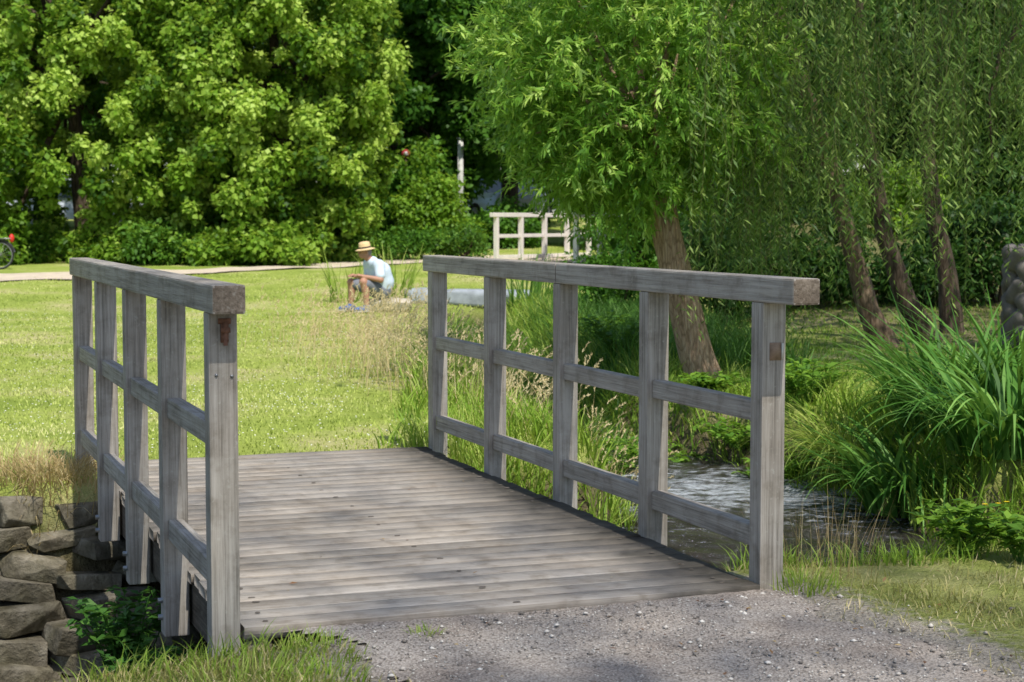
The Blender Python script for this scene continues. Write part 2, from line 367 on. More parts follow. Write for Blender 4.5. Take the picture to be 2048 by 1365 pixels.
for i in range(len(pl)-1):
    for j in range(3): Fq.append((i*4+j,(i+1)*4+j,(i+1)*4+j+1,i*4+j+1))
tag(link('footpath',npmesh('footpath',np.array(V),np.array(Fq)),simple('sandy_path',(.58,.49,.38),.9,.1,var=.2,sc_=3)),kind='structure')
cs=[]
for a,b in zip(ST_PTS[:-1],ST_PTS[1:]):
    L=math.hypot(b[0]-a[0],b[1]-a[1])
    for t in np.arange(0,1,.12/L): cs.append(a+(b-a)*t)
cs=np.array(cs)
for _ in range(14): cs[1:-1]=(cs[:-2]+2*cs[1:-1]+cs[2:])/4
tg=nrm(np.gradient(cs[:,:2],axis=0)); nr=np.stack([-tg[:,1],tg[:,0]],1); na=15; V=[]
for i in range(len(cs)):
    for j in range(na):
        s=(j/(na-1)*2-1)*(cs[i,3]+.3)
        V.append((cs[i,0]+nr[i,0]*s,cs[i,1]+nr[i,1]*s,cs[i,2]+.010*math.sin(i*.9+j)+rng.normal()*.007))
ii=np.arange(len(cs)*na).reshape(len(cs),na); Fw=np.stack([ii[:-1,:-1],ii[:-1,1:],ii[1:,1:],ii[1:,:-1]],-1).reshape(-1,4)
wm,nt,out=newmat('stream_water'); tc=N(nt,'ShaderNodeTexCoord'); ob=tc.outputs['Object']
mp=N(nt,'ShaderNodeMapping'); mp.inputs['Scale'].default_value=(1,2.0,1); mp.inputs['Rotation'].default_value=(0,0,R(15)); nt.links.new(ob,mp.inputs[0])
n1=noise(nt,mp.outputs[0],5,6,.65); n2=noise(nt,mp.outputs[0],22,3,.6); n3=noise(nt,mp.outputs[0],6,8,.78); n4=noise(nt,ob,48,4,.7)
ad=N(nt,'ShaderNodeMath',operation='ADD'); nt.links.new(n1,ad.inputs[0]); nt.links.new(n2,ad.inputs[1])
sx=N(nt,'ShaderNodeSeparateXYZ'); nt.links.new(ob,sx.inputs[0])
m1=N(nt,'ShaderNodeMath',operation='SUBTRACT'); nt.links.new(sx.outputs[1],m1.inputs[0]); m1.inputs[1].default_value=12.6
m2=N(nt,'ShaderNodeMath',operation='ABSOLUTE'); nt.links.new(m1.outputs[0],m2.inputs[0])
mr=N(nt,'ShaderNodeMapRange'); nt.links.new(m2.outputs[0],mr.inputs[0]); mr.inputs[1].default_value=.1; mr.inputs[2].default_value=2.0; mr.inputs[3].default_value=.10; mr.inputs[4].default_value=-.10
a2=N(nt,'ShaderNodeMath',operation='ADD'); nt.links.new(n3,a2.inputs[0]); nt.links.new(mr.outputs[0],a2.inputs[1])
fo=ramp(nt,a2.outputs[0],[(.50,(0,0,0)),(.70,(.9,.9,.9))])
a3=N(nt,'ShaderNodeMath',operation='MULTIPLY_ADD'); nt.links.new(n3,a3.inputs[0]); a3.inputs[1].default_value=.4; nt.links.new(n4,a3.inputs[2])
sp=ramp(nt,a3.outputs[0],[(.83,(0,0,0)),(.90,(.7,.7,.7))])  # fine pale sparkles: glints on the ripples painted into the water colour
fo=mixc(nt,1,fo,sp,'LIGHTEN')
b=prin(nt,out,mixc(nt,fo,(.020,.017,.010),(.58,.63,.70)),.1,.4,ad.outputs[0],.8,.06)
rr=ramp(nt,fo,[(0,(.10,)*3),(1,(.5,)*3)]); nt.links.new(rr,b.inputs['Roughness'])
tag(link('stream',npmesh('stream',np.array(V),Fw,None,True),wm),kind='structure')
# ---------------------------------------------------------------- footbridge
def boxobj(name,x0,x1,y0,y1,z0,z1,mat,parent,bev=.006,endmat=None,endaxis=1):
    bm=bmesh.new(); bmesh.ops.create_cube(bm,size=1)
    for v_ in bm.verts: v_.co=Vector(((x0+x1)/2+v_.co.x*(x1-x0),(y0+y1)/2+v_.co.y*(y1-y0),(z0+z1)/2+v_.co.z*(z1-z0)))
    bmesh.ops.bevel(bm,geom=list(bm.edges),offset=bev,segments=2,affect='EDGES',profile=.6)
    me=bpy.data.meshes.new(name); bm.to_mesh(me); bm.free(); o=link(name,me,mat,parent)
    if endmat is not None:
        me.materials.append(endmat)
        for p in me.polygons:
            if abs(p.normal[endaxis])>.95: p.material_index=1
    return o
def make_bridge(root,mats,endm,nb=4,sp=1.075,over=(.17,.30)):
    L=nb*sp; posts=[]
    for si,s in enumerate((-1,1)):
        xc=1.095*s
        for i in range(nb+1):
            y=i*sp; w=.052+random.uniform(-.002,.002)
            posts.append(boxobj('post',xc-w,xc+w,y-.048,y+.048,-.27+random.uniform(-.02,.02),1.124,mats[2],root,.006,endm,2))
            if i<nb:
                for nm,z0,z1 in (('middle_rail',.635,.718),('lower_rail',.135,.222)):
                    j=random.uniform(-.006,.006)
                    boxobj(nm,xc-.03,xc+.03,y+.0485,y+sp-.0485,z0+j,z1+j,mats[1],root,.007)
        for (a,b) in ((-over[si],sp*2-.002),(sp*2+.002,L+.13)):
            boxobj('handrail',xc-.058,xc+.058,a,b,1.1245,1.226,mats[1],root,.009,endm)
    return posts
br=empty('footbridge',(BX,BY,0),'grey weathered wooden footbridge with plank deck and post railings crossing the stream','footbridge',rz=BA)
posts=make_bridge(br,wood,wood_end)
mb=MB(); nP=31; y=-.07; pw=(4.40+.07)/nP
plank_y=[]
for i in range(nP):
    y0=y+i*pw+.004; y1=y+(i+1)*pw-.004; zt=random.uniform(-.003,.003); tlt=random.uniform(-.002,.002)
    e0=1.038+random.uniform(-.012,.012); r=.004; t=random.random()
    prof=[(y0,-.045),(y0,zt-r),(y0+r,zt),(y1-r,zt+tlt),(y1,zt+tlt-r),(y1,-.045)]
    xsx=np.linspace(-e0,e0,9); V=[(x,p[0],p[1]+ (random.uniform(-.0012,.0012))) for x in xsx for p in prof]; Fc=[]
    for a in range(8):
        for b in range(6): Fc.append((a*6+b,a*6+(b+1)%6,(a+1)*6+(b+1)%6,(a+1)*6+b))
    for k0 in (0,48): Fc+= [(k0,k0+1,k0+2,k0+5),(k0+2,k0+3,k0+4,k0+5)]
    mb.add(V,Fc,t); plank_y.append((y0+y1)/2)
deck=mb.build('deck',wood_deck,br)
bm=bmesh.new(); bmesh.ops.create_cone(bm,cap_ends=True,segments=10,radius1=.0080,radius2=.006,depth=.003); sm=bpy.data.meshes.new('screw_head'); bm.to_mesh(sm); bm.free()
sm.materials.append(simple('dark_screw',(.10,.085,.07),.6,.3))
for i,yy in enumerate(plank_y):
    for xx in (-.93,.0,.93):
        if xx==0 and i%2: continue
        o=bpy.data.objects.new('screw_head',sm); C.objects.link(o); o.parent=deck; o.location=(xx+random.uniform(-.02,.02),yy+random.uniform(-.035,.035),.0040); o.scale=(random.uniform(1,2.2),1,1)
for xx in (-.98,0,.98):
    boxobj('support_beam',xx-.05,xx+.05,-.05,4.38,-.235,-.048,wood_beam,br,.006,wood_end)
for i in range(5):
    V,Fc=tube([(-1.147,i*1.075,-.13),(-1.165,i*1.075,-.13)],.012,8); m_=MB(); m_.add(V,Fc); m_.build('bolt',steel,posts[i])
    if i in(1,2,3): V,Fc=tube([(-1.147,i*1.075,-.20),(-1.165,i*1.075,-.20)],.012,8); m_=MB(); m_.add(V,Fc); m_.build('bolt',steel,posts[i])
def boxq(x0,x1,y0,y1,z0,z1):
    V=[(x,y,z) for x in(x0,x1) for y in(y0,y1) for z in(z0,z1)]
    return V,np.array([(0,1,3,2),(4,6,7,5),(0,4,5,1),(2,3,7,6),(0,2,6,4),(1,5,7,3)])
m_=MB()
for q in ((-1.112,-1.068,-.058,-.0485,1.085,1.105),(-1.104,-1.078,-.066,-.0485,1.02,1.086),(-1.106,-1.074,-.078,-.058,1.055,1.073),(-1.100,-1.08,-.075,-.058,1.025,1.043)): m_.add(*boxq(*q))
V,Fc=tube([(-1.09,-.07,1.01),(-1.09,-.07,1.09)],.008,8); m_.add(V,Fc)
m_.build('rusty_hinge',rust,posts[0])
for (hx,hz_) in ((-1.12,.905),(-1.065,.90)):
    V,Fc=tube([(hx,-.0485,hz_),(hx,-.053,hz_)],.006,8); m_=MB(); m_.add(V,Fc); m_.build('screw_head',steel,posts[0])
m_=MB(); m_.add(*boxq(1.075,1.125,-.0515,-.0485,.895,.965)); m_.build('rusty_plate',rust2,posts[5])
m_=MB(); m_.add(*boxq(1.126,1.134,-.0555,-.0485,.90,.962)); m_.build('pale_sticker',simple('pale_plastic',(.6,.58,.5),.5),posts[5])
bp_=P(985,520,40.0); b2=empty('footbridge',(bp_.x+1.0,40.2,.39),'distant pale wooden footbridge with white-grey railings behind the young willow','footbridge',rz=R(-33))
make_bridge(b2,[wood_pale]*3,wood_pale,over=(.2,.2))
boxobj('deck',-1.04,1.04,-.1,4.4,-.06,0,wood_pale,b2)
# ---------------------------------------------------------------- stones
def rock_mesh(name,sx,sy,sz,seed,npt=18,bev=.12,jit=.28):
    rs=random.Random(seed); bm=bmesh.new()
    for a in (-1,1):
        for b in (-1,1):
            for c in (-1,1): bm.verts.new((sx*a*(1-rs.uniform(0,jit)),sy*b*(1-rs.uniform(0,jit)),sz*c*(1-rs.uniform(0,jit))))
    for _ in range(npt//3):
        p=[rs.uniform(-.7,.7) for _ in range(3)]; k=rs.randrange(3); p[k]=math.copysign(rs.uniform(.95,1.12),p[k]); bm.verts.new((p[0]*sx,p[1]*sy,p[2]*sz))
    bmesh.ops.convex_hull(bm,input=bm.verts)
    bmesh.ops.delete(bm,geom=[v_ for v_ in bm.verts if not v_.link_faces],context='VERTS')
    bmesh.ops.bevel(bm,geom=list(bm.edges),offset=min(sx,sy,sz)*bev,segments=2,affect='EDGES',profile=.5)
    me=bpy.data.meshes.new(name); bm.to_mesh(me); bm.free(); return me
wall=empty('stone_retaining_wall',(-2.9,9.4,-1.1),'rough dry stone wall of mossy brown rocks lining the stream at the left of the bridge','wall')
tgr=nrm(np.gradient(cs[:,:2],axis=0)); acc=np.concatenate([[0],np.cumsum(np.hypot(*np.diff(cs[:,:2],axis=0).T))])
i0=np.argmin(np.hypot(cs[:,0]+1.05,cs[:,1]-8.35)); S0=acc[i0]
k=0; NR=8
for r_ in range(NR-1,-1,-1):
    s=random.uniform(0,.15)
    while s<3.4 and k<98:
        w=random.uniform(.13,.29); s+=w*.95
        q=[np.interp(S0+s,acc,cs[:,j]) for j in range(4)]; tx=np.interp(S0+s,acc,tgr[:,0]); ty=np.interp(S0+s,acc,tgr[:,1])
        nx_,ny_=ty,-tx
        if ny_<0: nx_,ny_=-nx_,-ny_
        dd=q[3]-.10+.080*r_+random.uniform(-.05,.05); zb0=q[2]-.10; top=-.10
        hh_=(top-zb0)/NR; z=zb0+hh_*(r_+.5)+random.uniform(-.03,.03)
        k+=1; o=link('stone',rock_mesh('stone',w,random.uniform(.16,.24),hh_*.62*random.uniform(.75,1.25),k,9,.07,.42),stone_m,wall)
        o.location=(q[0]+nx_*dd+2.9,q[1]+ny_*dd-9.4,z+1.1); o.rotation_euler=(random.uniform(-.15,.15),random.uniform(-.20,.20),math.atan2(ty,tx)+random.uniform(-.3,.3))
        s+=w*.85
def boulder(label,cx,cy,z,sx,sy,sz,seed,rz=0,mat=None,name='boulder',npt=40):
    o=link(name,rock_mesh(name,sx,sy,sz,seed,npt,.2,.4),mat or stone_m); o.location=(cx,cy,z); o.rotation_euler=(0,0,rz); o['label']=label; o['category']='rock'
    return o
for (px,py,Y,s,lb) in ((400,1330,5.9,.13,'flat mossy stone in the grass just below the foot of the front left post'),(285,1345,5.75,.15,'pale stone poking out of grass at the bottom left bank')):
    g=P(px,py,Y); boulder(lb,g.x,Y,hz1(g.x,Y)-.02,s*1.3,s,s*.45,px,R(20))
for (px,py,w,lb) in ((850,607,.42,'low grey slab on the far pond bank, left one of the three'),(950,602,.60,'long low grey slab on the far pond bank, middle one of the three'),(1030,603,.36,'rounded grey slab on the far pond bank, right one of the three')):
    g=P(px,py,30.2); boulder(lb,g.x,30.2,hz1(g.x,30.2)+.10,w,.35,.15,px,0,stone_grey)
# ---------------------------------------------------------------- trees
def tree(name,label,cat,group,base,crown_c,CR,nc,cr,dens,L,W,mat,tr=.22,bmat=None,tb=.5,spread=.35,keep=None,flat=.65,inner=.25,lower=-1.0,trunkpts=None,droop=.25,rp=.45,power=1.0):
    t=empty(name,base,label,cat,group); b=np.array(base)
    cc=np.array(crown_c,float); CR=np.array(CR,float)
    u=runit(nc*2); u=u[u[:,2]>lower][:nc]; nc=len(u)
    us=np.sign(u)*np.abs(u)**power
    rr=np.where(rng.uniform(size=nc)<inner,rng.uniform(.2,.7,nc),rng.uniform(.72,1.04,nc))
    cen=cc+us*CR*rr[:,None]; crs=rng.uniform(.5,1.35,nc)*cr
    if keep is not None:
        m=keep(cen); cen=cen[m]; crs=crs[m]
    mb=MB(); clump_leaves(mb,cen,crs,dens,L,W,flat,tb,spread,droop,rp)
    tm=MB(); top=cc+np.array([0,0,CR[2]*.45])
    tp=trunkpts if trunkpts is not None else [b+(0,0,-.15),b*.75+top*.25+rng.normal(size=3)*.08,b*.5+top*.5+rng.normal(size=3)*.12,top]
    tp=np.array([np.array(q,float) for q in tp])
    V,Fc=tube(tp,np.linspace(tr,tr*.35,len(tp)),10,.06); tm.add(V,Fc)
    for q in cen[::max(1,len(cen)//16)]:
        s0=tp[-2]+(tp[-1]-tp[-2])*rng.uniform(0,.9); md=(s0+q)/2+np.array([0,0,.15])
        V,Fc=tube([s0,md,q],[tr*.35,tr*.2,tr*.06],6); tm.add(V,Fc)
    tm.build('trunk',bmat or bark_dark,t,True,base)
    mb.build('crown',mat,t,False,base)
    return t
def bush(label,px,Y,w,h,mat,L=.10,W=.06,dens=500,nc=40,tb=.5,group=None,name='shrub',depth=None,z=None,cr=.3):
    x=P(px,500,Y).x; zb=hz1(x,Y) if z is None else z
    t=empty(name,(x,Y,zb),label,'shrub',group); u=runit(nc); u[:,2]=np.abs(u[:,2])*1.0
    cen=np.array([x,Y,zb+h*.15])+u*np.array([w,depth or w*.8,h*.80])*rng.uniform(.35,.98,nc)[:,None]
    crs=rng.uniform(.6,1.35,nc)*cr*max(w,h*.6)
    mb=MB(); clump_leaves(mb,cen,crs,dens,L,W,.75,tb,.35,.25,.6)
    sm_=MB()
    for q in cen[::6]:
        V,Fc=tube([(x+rng.normal()*.06,Y+rng.normal()*.06,zb-.05),(x*.5+q[0]*.5,Y*.5+q[1]*.5,zb+h*.35),q],[.03,.02,.008],5); sm_.add(V,Fc)
    sm_.build('stems',bark_dark,t,False,(x,Y,zb)); mb.build('foliage',mat,t,False,(x,Y,zb)); return t
def gapkeep(c):
    X=c[:,0]/c[:,1]; Z=(c[:,2]-HC)/c[:,1]
    return ~((np.abs(X+.2535)<.011)&(Z>.005)&(Z<.018))
xA=P(150,500,42).x; xB=P(560,500,42).x
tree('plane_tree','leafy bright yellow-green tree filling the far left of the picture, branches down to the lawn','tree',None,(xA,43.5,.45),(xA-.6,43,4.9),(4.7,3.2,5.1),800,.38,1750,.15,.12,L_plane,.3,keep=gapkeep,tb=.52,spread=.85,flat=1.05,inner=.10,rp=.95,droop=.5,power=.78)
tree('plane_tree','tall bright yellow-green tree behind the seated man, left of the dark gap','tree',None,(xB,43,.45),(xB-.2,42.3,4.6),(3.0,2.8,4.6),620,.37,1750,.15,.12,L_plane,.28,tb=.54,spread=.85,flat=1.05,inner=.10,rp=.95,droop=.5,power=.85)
bush('dark green shrub at the foot of the far left tree, beside the bicycle',60,42,1.5,1.1,L_bush,dens=900,nc=30)
bush('bluish green shrub between the two bright left trees, at the lawn edge',330,40.6,1.15,1.15,L_bush,dens=800,nc=34,L=.14,W=.08)
bush('light green shrub with hanging branches, lawn edge left of the seated man',560,40.3,1.2,1.3,L_plane,dens=1200,nc=34,L=.15,W=.11)
bush('light green low shrub at the lawn edge right of the bluish green shrub',440,40.5,1.1,1.0,L_plane,dens=1200,nc=34,L=.15,W=.11,tb=.4)
bush('light green low shrub at the lawn edge left of the bluish green shrub',210,41,1.1,.8,L_plane,dens=1200,nc=30,L=.15,W=.11,tb=.4)
bush('round mid green shrub in the hedge line just above the straw hat',700,42,1.0,1.0,L_bush,dens=900,nc=30)
bush('dark shrub in the hedge line right of the seated man',810,43,1.1,1.0,L_mid,dens=900,nc=30)
bush('dark green shrub beside the left end of the distant bridge railing',930,43,1.0,1.0,L_bush,dens=900,nc=30,tb=.35)
bush('tall dark bush behind the hedge line, under the dark tree left of centre',780,47,1.6,3.0,L_mid,dens=800,nc=50,L=.15,W=.1,z=.5)
bush('pale green topped bush behind the hedge line, under the white post',872,46,.85,3.1,L_lit,dens=800,nc=44,L=.14,W=.09,tb=.35,z=.5)
bush('dark bush behind the distant footbridge, in front of the parked blue car',1010,48,1.5,1.55,L_mid,dens=700,nc=40,L=.14,W=.09,z=.6)
bush('broad dark shrub right of the distant footbridge under the willow crown',1265,33,1.0,2.1,L_mid,dens=1000,nc=50,L=.13,W=.05,tb=.5)
bush('low dark shrub left of the young willow trunk',1235,25,.75,1.0,L_mid,dens=1000,nc=40,L=.10,W=.05,tb=.5)
bush('dark shrub immediately right of the young willow trunk, beyond it',1450,25,1.0,1.9,L_dark,dens=1000,nc=44,L=.11,W=.05,tb=.6)
bush('dark shrub under the drooping branches, left of the leaning trunks',1600,26,1.2,1.8,L_dark,dens=1000,nc=50,L=.11,W=.05,tb=.5)
bush('sunlit yellow-green bush seen between the leaning trunks',1790,33,1.2,1.5,L_lit,dens=800,nc=40,L=.12,W=.08,tb=.4)
bush('sunlit bush high on the slope behind the drooping branches, right of the leaning trunks',1920,36,1.3,2.9,L_lit,dens=800,nc=40,L=.13,W=.08,tb=.35)
bush('dark bush on the slope behind the carved stone, at the right edge',1990,25,1.3,1.9,L_dark,dens=900,nc=50,L=.11,W=.06)
bush('low shaded shrub behind the right-hand leaning trunk',1880,24.5,.9,.9,L_dark,dens=900,nc=36,L=.10,W=.05,tb=.55)
bush('low dark shrub between the two left leaning trunks',1730,25,.9,.9,L_dark,dens=900,nc=36,L=.10,W=.05,tb=.5)
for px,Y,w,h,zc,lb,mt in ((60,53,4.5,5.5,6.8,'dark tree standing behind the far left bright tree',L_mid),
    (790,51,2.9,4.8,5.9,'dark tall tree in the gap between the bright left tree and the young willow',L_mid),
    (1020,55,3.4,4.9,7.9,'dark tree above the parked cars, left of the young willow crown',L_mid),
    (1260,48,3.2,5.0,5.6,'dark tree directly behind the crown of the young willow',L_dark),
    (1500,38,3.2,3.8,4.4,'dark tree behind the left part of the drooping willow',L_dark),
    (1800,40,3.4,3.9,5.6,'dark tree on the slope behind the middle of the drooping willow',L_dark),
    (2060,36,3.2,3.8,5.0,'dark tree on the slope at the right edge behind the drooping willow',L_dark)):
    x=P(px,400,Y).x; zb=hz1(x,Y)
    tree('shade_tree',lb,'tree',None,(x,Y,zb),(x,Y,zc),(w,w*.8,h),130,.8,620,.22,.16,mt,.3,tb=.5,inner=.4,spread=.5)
mb=MB(); n=460; cen=np.stack([rng.uniform(-42,42,n),rng.uniform(66,76,n),rng.uniform(1.5,17,n)],1); clump_leaves(mb,cen,rng.uniform(1.4,2.4,n),26,.75,.6,.8,.45,.5)
tag(mb.build('woodland',L_dark),'solid dark green woodland closing the view behind all the other trees','woodland',kind='stuff')
# young willow
tb_=(1.745,15.8,hz1(1.745,15.8)); yw=empty('willow_tree',tb_,'young willow with a leaning brown trunk and dense bright narrow-leaved crown, right of centre','tree')
tm=MB(); tp=[P(1425,815,15.8),P(1408,760,15.8),P(1380,660,15.8),P(1345,520,15.8),P(1322,400,15.8),P(1305,300,15.9),P(1280,180,16.0)]
tp=[np.array(q) for q in tp]; tpp=[]
for a,b in zip(tp[:-1],tp[1:]):
    for t in np.linspace(0,1,5,endpoint=False): tpp.append(a*(1-t)+b*t)
tpp.append(tp[-1]); tpp=np.array(tpp); rr=np.interp(np.arange(len(tpp)),[0,2,6,12,20,24,len(tpp)-1],[.24,.185,.165,.148,.125,.09,.05])
V,Fc=tube(tpp,rr,20,.04); tm.add(V,Fc)
cc=np.array(P(1262,130,15.8)); CRr=np.array([1.48,1.3,1.34])
nt_=1750; u=runit(nt_); nt_=len(u)
org=cc+u*CRr*(rng.uniform(.25,.92,nt_)**.7)[:,None]
lump=1+.10*np.sin(u[:,0]*6+u[:,2]*5)+.06*np.sin(u[:,2]*13); org=cc+(org-cc)*lump[:,None]
ns_=110; us=runit(ns_); org2=np.array(P(1200,325,15.5))+us*np.array([.5,.4,.22]); org=np.concatenate([org,org2]); u=np.concatenate([u,us]); nt_=len(u)
mb=MB(); tw=MB(); nl=24
for i in range(nt_):
    d=u[i]*.8+rng.normal(size=3)*.45+np.array([0,0,.12]); d/=np.linalg.norm(d); Lt=rng.uniform(.22,.46)
    ts=np.linspace(.03,1,nl)[:,None]; p=org[i]+d*Lt*ts+np.array([0,0,-.22])*Lt*ts**2
    dr=d+np.array([0,0,-.44])*ts; ld=dr*.7+rng.normal(size=(nl,3))*.55+np.array([0,0,-.15])
    sz=rng.uniform(.7,1.2,nl)
    V,Fc=leafV(p,ld,rng.normal(size=(nl,3))*.5+np.array([0,0,1.])+u[i]*.4,.105*sz,.026*sz,.1,.4)
    mb.add(V,Fc,np.clip(.52+rng.normal()*.18+rng.normal(size=nl)*.14+.12*u[i][2],0,1))
    if i%4==0:
        q=p[::6]; V,Fc=tube(q,np.linspace(.004,.0015,len(q)),3); tw.add(V,Fc)
for i in range(26):
    q=org[rng.integers(nt_-ns_)]; s0=tpp[rng.integers(22,len(tpp))]; V,Fc=tube([s0,(s0+q)/2+np.array([0,0,-.05]),q],[.045,.028,.008],6); tm.add(V,Fc)
tm.build('trunk',bark,yw,True,tb_); tw.build('twigs',twig_green,yw,False,tb_); mb.build('crown',L_will,yw,False,tb_)
# weeping willow
wb=(4.3,20.2,hz1(4.3,20.2))
def trunk_obj(parent,pts,rads,name,mat,off):
    tm=MB(); pts=[np.array(q) for q in pts]; pp=[]
    for a,b in zip(pts[:-1],pts[1:]):
        for t in np.linspace(0,1,4,endpoint=False): pp.append(a*(1-t)+b*t)
    pp.append(pts[-1]); r_=np.interp(np.linspace(0,1,len(pp)),np.linspace(0,1,len(rads)),rads)
    V,Fc=tube(pp,r_,12,.06); tm.add(V,Fc); return tm.build(name,mat,parent,True,off)
def strands(parent,off,region,n,mat,step=.055,L=.115,W=.023,tb=.5):
    mb=MB(); tw=MB()
    for i in range(n):
        x,y,z0,z1,tbb=region()
        Ln=max(.4,z0-z1); k=int(Ln/step); ts=np.linspace(0,1,k); sway=rng.normal(size=2)*.12*Ln; ph=rng.uniform(0,6)
        p=np.stack([x+sway[0]*ts**1.5+.04*np.sin(ts*5+ph),y+sway[1]*ts**1.5+.04*np.cos(ts*4+ph),z0-Ln*ts],1)
        kk=rng.uniform(size=k)<(.5+.5*np.sin(ts*9+ph)**2)
        az=rng.uniform(0,6.28,k); ld=np.stack([np.cos(az)*.65,np.sin(az)*.65,np.full(k,-.65)],1)+rng.normal(size=(k,3))*.2
        sz=rng.uniform(.7,1.2,k)*(1-.3*ts)
        V,Fc=leafV(p[kk],ld[kk],(np.stack([np.sin(az),-np.cos(az),np.full(k,.8)],1)+rng.normal(size=(k,3))*.4)[kk],(L*sz)[kk],(W*sz)[kk],.1,.45)
        mb.add(V,Fc,np.clip(tbb+rng.normal()*.12+rng.normal(size=kk.sum())*.14,0,1))
        q=p[::9]
        if len(q)>1 and i%2==0: V,Fc=tube(q,np.linspace(.003,.0012,len(q)),3); tw.add(V,Fc)
    n_=170; cen=np.stack([rng.uniform(1.0,9.5,n_),rng.uniform(10.5,22,n_),rng.uniform(6.0,8.2,n_)],1); clump_leaves(mb,cen,rng.uniform(.6,1.1,n_),80,.22,.08,.6,.5,.3)
    tw.build('hanging_twigs',twig_green,parent,False,off); mb.build('crown',mat,parent,False,off)
w1=empty('weeping_willow',wb,'large weeping willow with long drooping strands and three leaning dark trunks, upper right','tree')
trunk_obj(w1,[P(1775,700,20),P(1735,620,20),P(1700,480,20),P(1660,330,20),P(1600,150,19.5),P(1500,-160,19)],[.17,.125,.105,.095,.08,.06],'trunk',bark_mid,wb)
trunk_obj(w1,[P(1865,690,21),P(1810,600,21),P(1770,470,21),P(1740,300,21),P(1720,100,20.5),P(1700,-250,20)],[.16,.125,.105,.095,.085,.06],'trunk',bark_dark,wb)
trunk_obj(w1,[P(1905,670,22),P(1895,560,22),P(1868,420,22),P(1850,280,22),P(1880,80,21),P(1950,-220,20)],[.16,.125,.11,.10,.085,.06],'trunk',bark_dark,wb)
trunk_obj(w1,[P(1985,330,16.5),P(1978,200,16.5),P(2000,110,16.5),P(2060,20,16.5),P(2120,-80,17)],[.006,.012,.02,.03,.04],'limb',bark_dark,wb)
bunch=[]
for _ in range(78):
    if rng.uniform()<.52:
        px=rng.uniform(1400,1730); yb=545+60*math.sin(px*.03)+rng.normal()*80-max(0,px-1600)*1.2; yt=rng.uniform(-160,330)
    else:
        px=rng.uniform(1650,2130); yb=360+80*math.sin(px*.021)+rng.normal()*100; yt=rng.uniform(-200,130)
    bunch.append((px,rng.uniform(14,19.5),yt,yb,rng.uniform(.1,.9)))
def reg():
    px,Y,yt,yb,tb=bunch[rng.integers(len(bunch))]; px=px+rng.normal()*26; Y=Y+rng.normal()*.25
    yt=yt+rng.normal()*40; yb=min(max(yb+rng.normal()*60,yt+60),670); x=P(px,0,Y).x
    return x,Y,P(px,yt,Y).z,P(px,yb,Y).z,tb
strands(w1,wb,reg,980,L_weep)
# unseen tree high behind the camera, added and shaped to soften the sun
S=Vector((.24,-.50,.83)).normalized()
tc_=np.array([.3,5.6,0])+np.array(S)/S.z*27.0; tbx,tby=tc_[0]+2,tc_[1]-1
st=empty('shade_tree',(tbx,tby,-.03),'unseen very tall leafy tree behind the viewpoint, its thin crown shaped to soften the sun','tree')
mb=MB(); n_=5600; u=runit(n_); p=tc_+u*np.array([6.5,5.4,2.2])*(rng.uniform(0,1,n_)**(1/2.4))[:,None]
V,Fc=leafV(p,rng.normal(size=(n_,3)),rng.normal(size=(n_,3))*.6+np.array([0,0,1.]),rng.uniform(.12,.20,n_),rng.uniform(.09,.14,n_)); mb.add(V,Fc,rng.uniform(.2,.8,n_)); mb.build('crown',L_bush,st,False,(tbx,tby,-.03))
tm=MB(); tm.add(*tube([(tbx,tby,-.2),(tbx-.3,tby+.2,9),(tbx-1,tby+.5,18),tuple(tc_)],[.5,.4,.28,.08],12,.05)); tm.build('trunk',bark_dark,st,True,(tbx,tby,-.03))
# ---------------------------------------------------------------- grasses
def polar(n,d0,d1,ang=.42,pw=1.0):
    u=rng.uniform(0,1,n); d=d0*(d1/d0)**(u**pw); th=rng.uniform(-ang,ang,n); return d*np.sin(th),d*np.cos(th)
def put(name,label,mat,x,y,h,w,a0,a1,segs,tint,cat='grass'):
    b=np.stack([x,y,hz(x,y)-.005],1); V,Fc=blades(b,h,w,rng.uniform(0,6.28,len(x)),a0,a1,segs)
    mb=MB(); mb.add(V,Fc,np.repeat(np.clip(tint,0,1),segs)); return tag(mb.build(name,mat),label,cat,kind='stuff')
x,y=polar(120000,9.0,37,.40,.85); k=(carve(x,y)<.06)&~on_deck(x,y,.02)&~in_grav(x,y)&((x<1.0)|(y>19))&~((x>2.4)&(y>16)); x,y=x[k],y[k]; d=np.hypot(x,y); n=len(x)
patch=.46+.20*np.sin(x*.9+y*.5)*np.sin(y*.7-x*.3)+.10*np.sin(x*3.3)*np.sin(y*2.9)+.35*np.clip(np.sin(x*.55+1.3)*np.sin(y*.42+.4)-.45,0,1)+.5*np.exp(-((x+3.1)**2/.5+(y-12.1)**2/.12))
put('lawn_grass','short sunlit yellow-green lawn grass covering the meadow beyond the bridge',L_grass,x,y,rng.uniform(.015,.038,n)*(1+.25*patch),.0035+.0006*d,rng.uniform(0,.4,n),rng.uniform(.4,1.4,n),2,patch+rng.normal(size=n)*.14)
x,y=polar(60000,10.5,30,.42,.8); k=(carve(x,y)<.12)&(x>1.0)&((y<21)|(x>2.2)); x,y=x[k],y[k]; n=len(x)
put('shaded_lawn_grass','short green grass on the shaded ground under the willows at the right',L_bank,x,y,rng.uniform(.03,.07,n),.005+.0006*y,rng.uniform(0,.4,n),rng.uniform(.4,1.3,n),2,rng.normal(size=n)*.16+.40)
x,y=polar(7500,10.5,30,.42,.8); k=(carve(x,y)<.05)&~on_deck(x,y,.1)&(x<1)&(np.sin(x*1.1+2)*np.sin(y*.8)>-.5); x,y=x[k],y[k]; n=len(x); s=rng.uniform(.004,.009,n)*(1+y*.012)
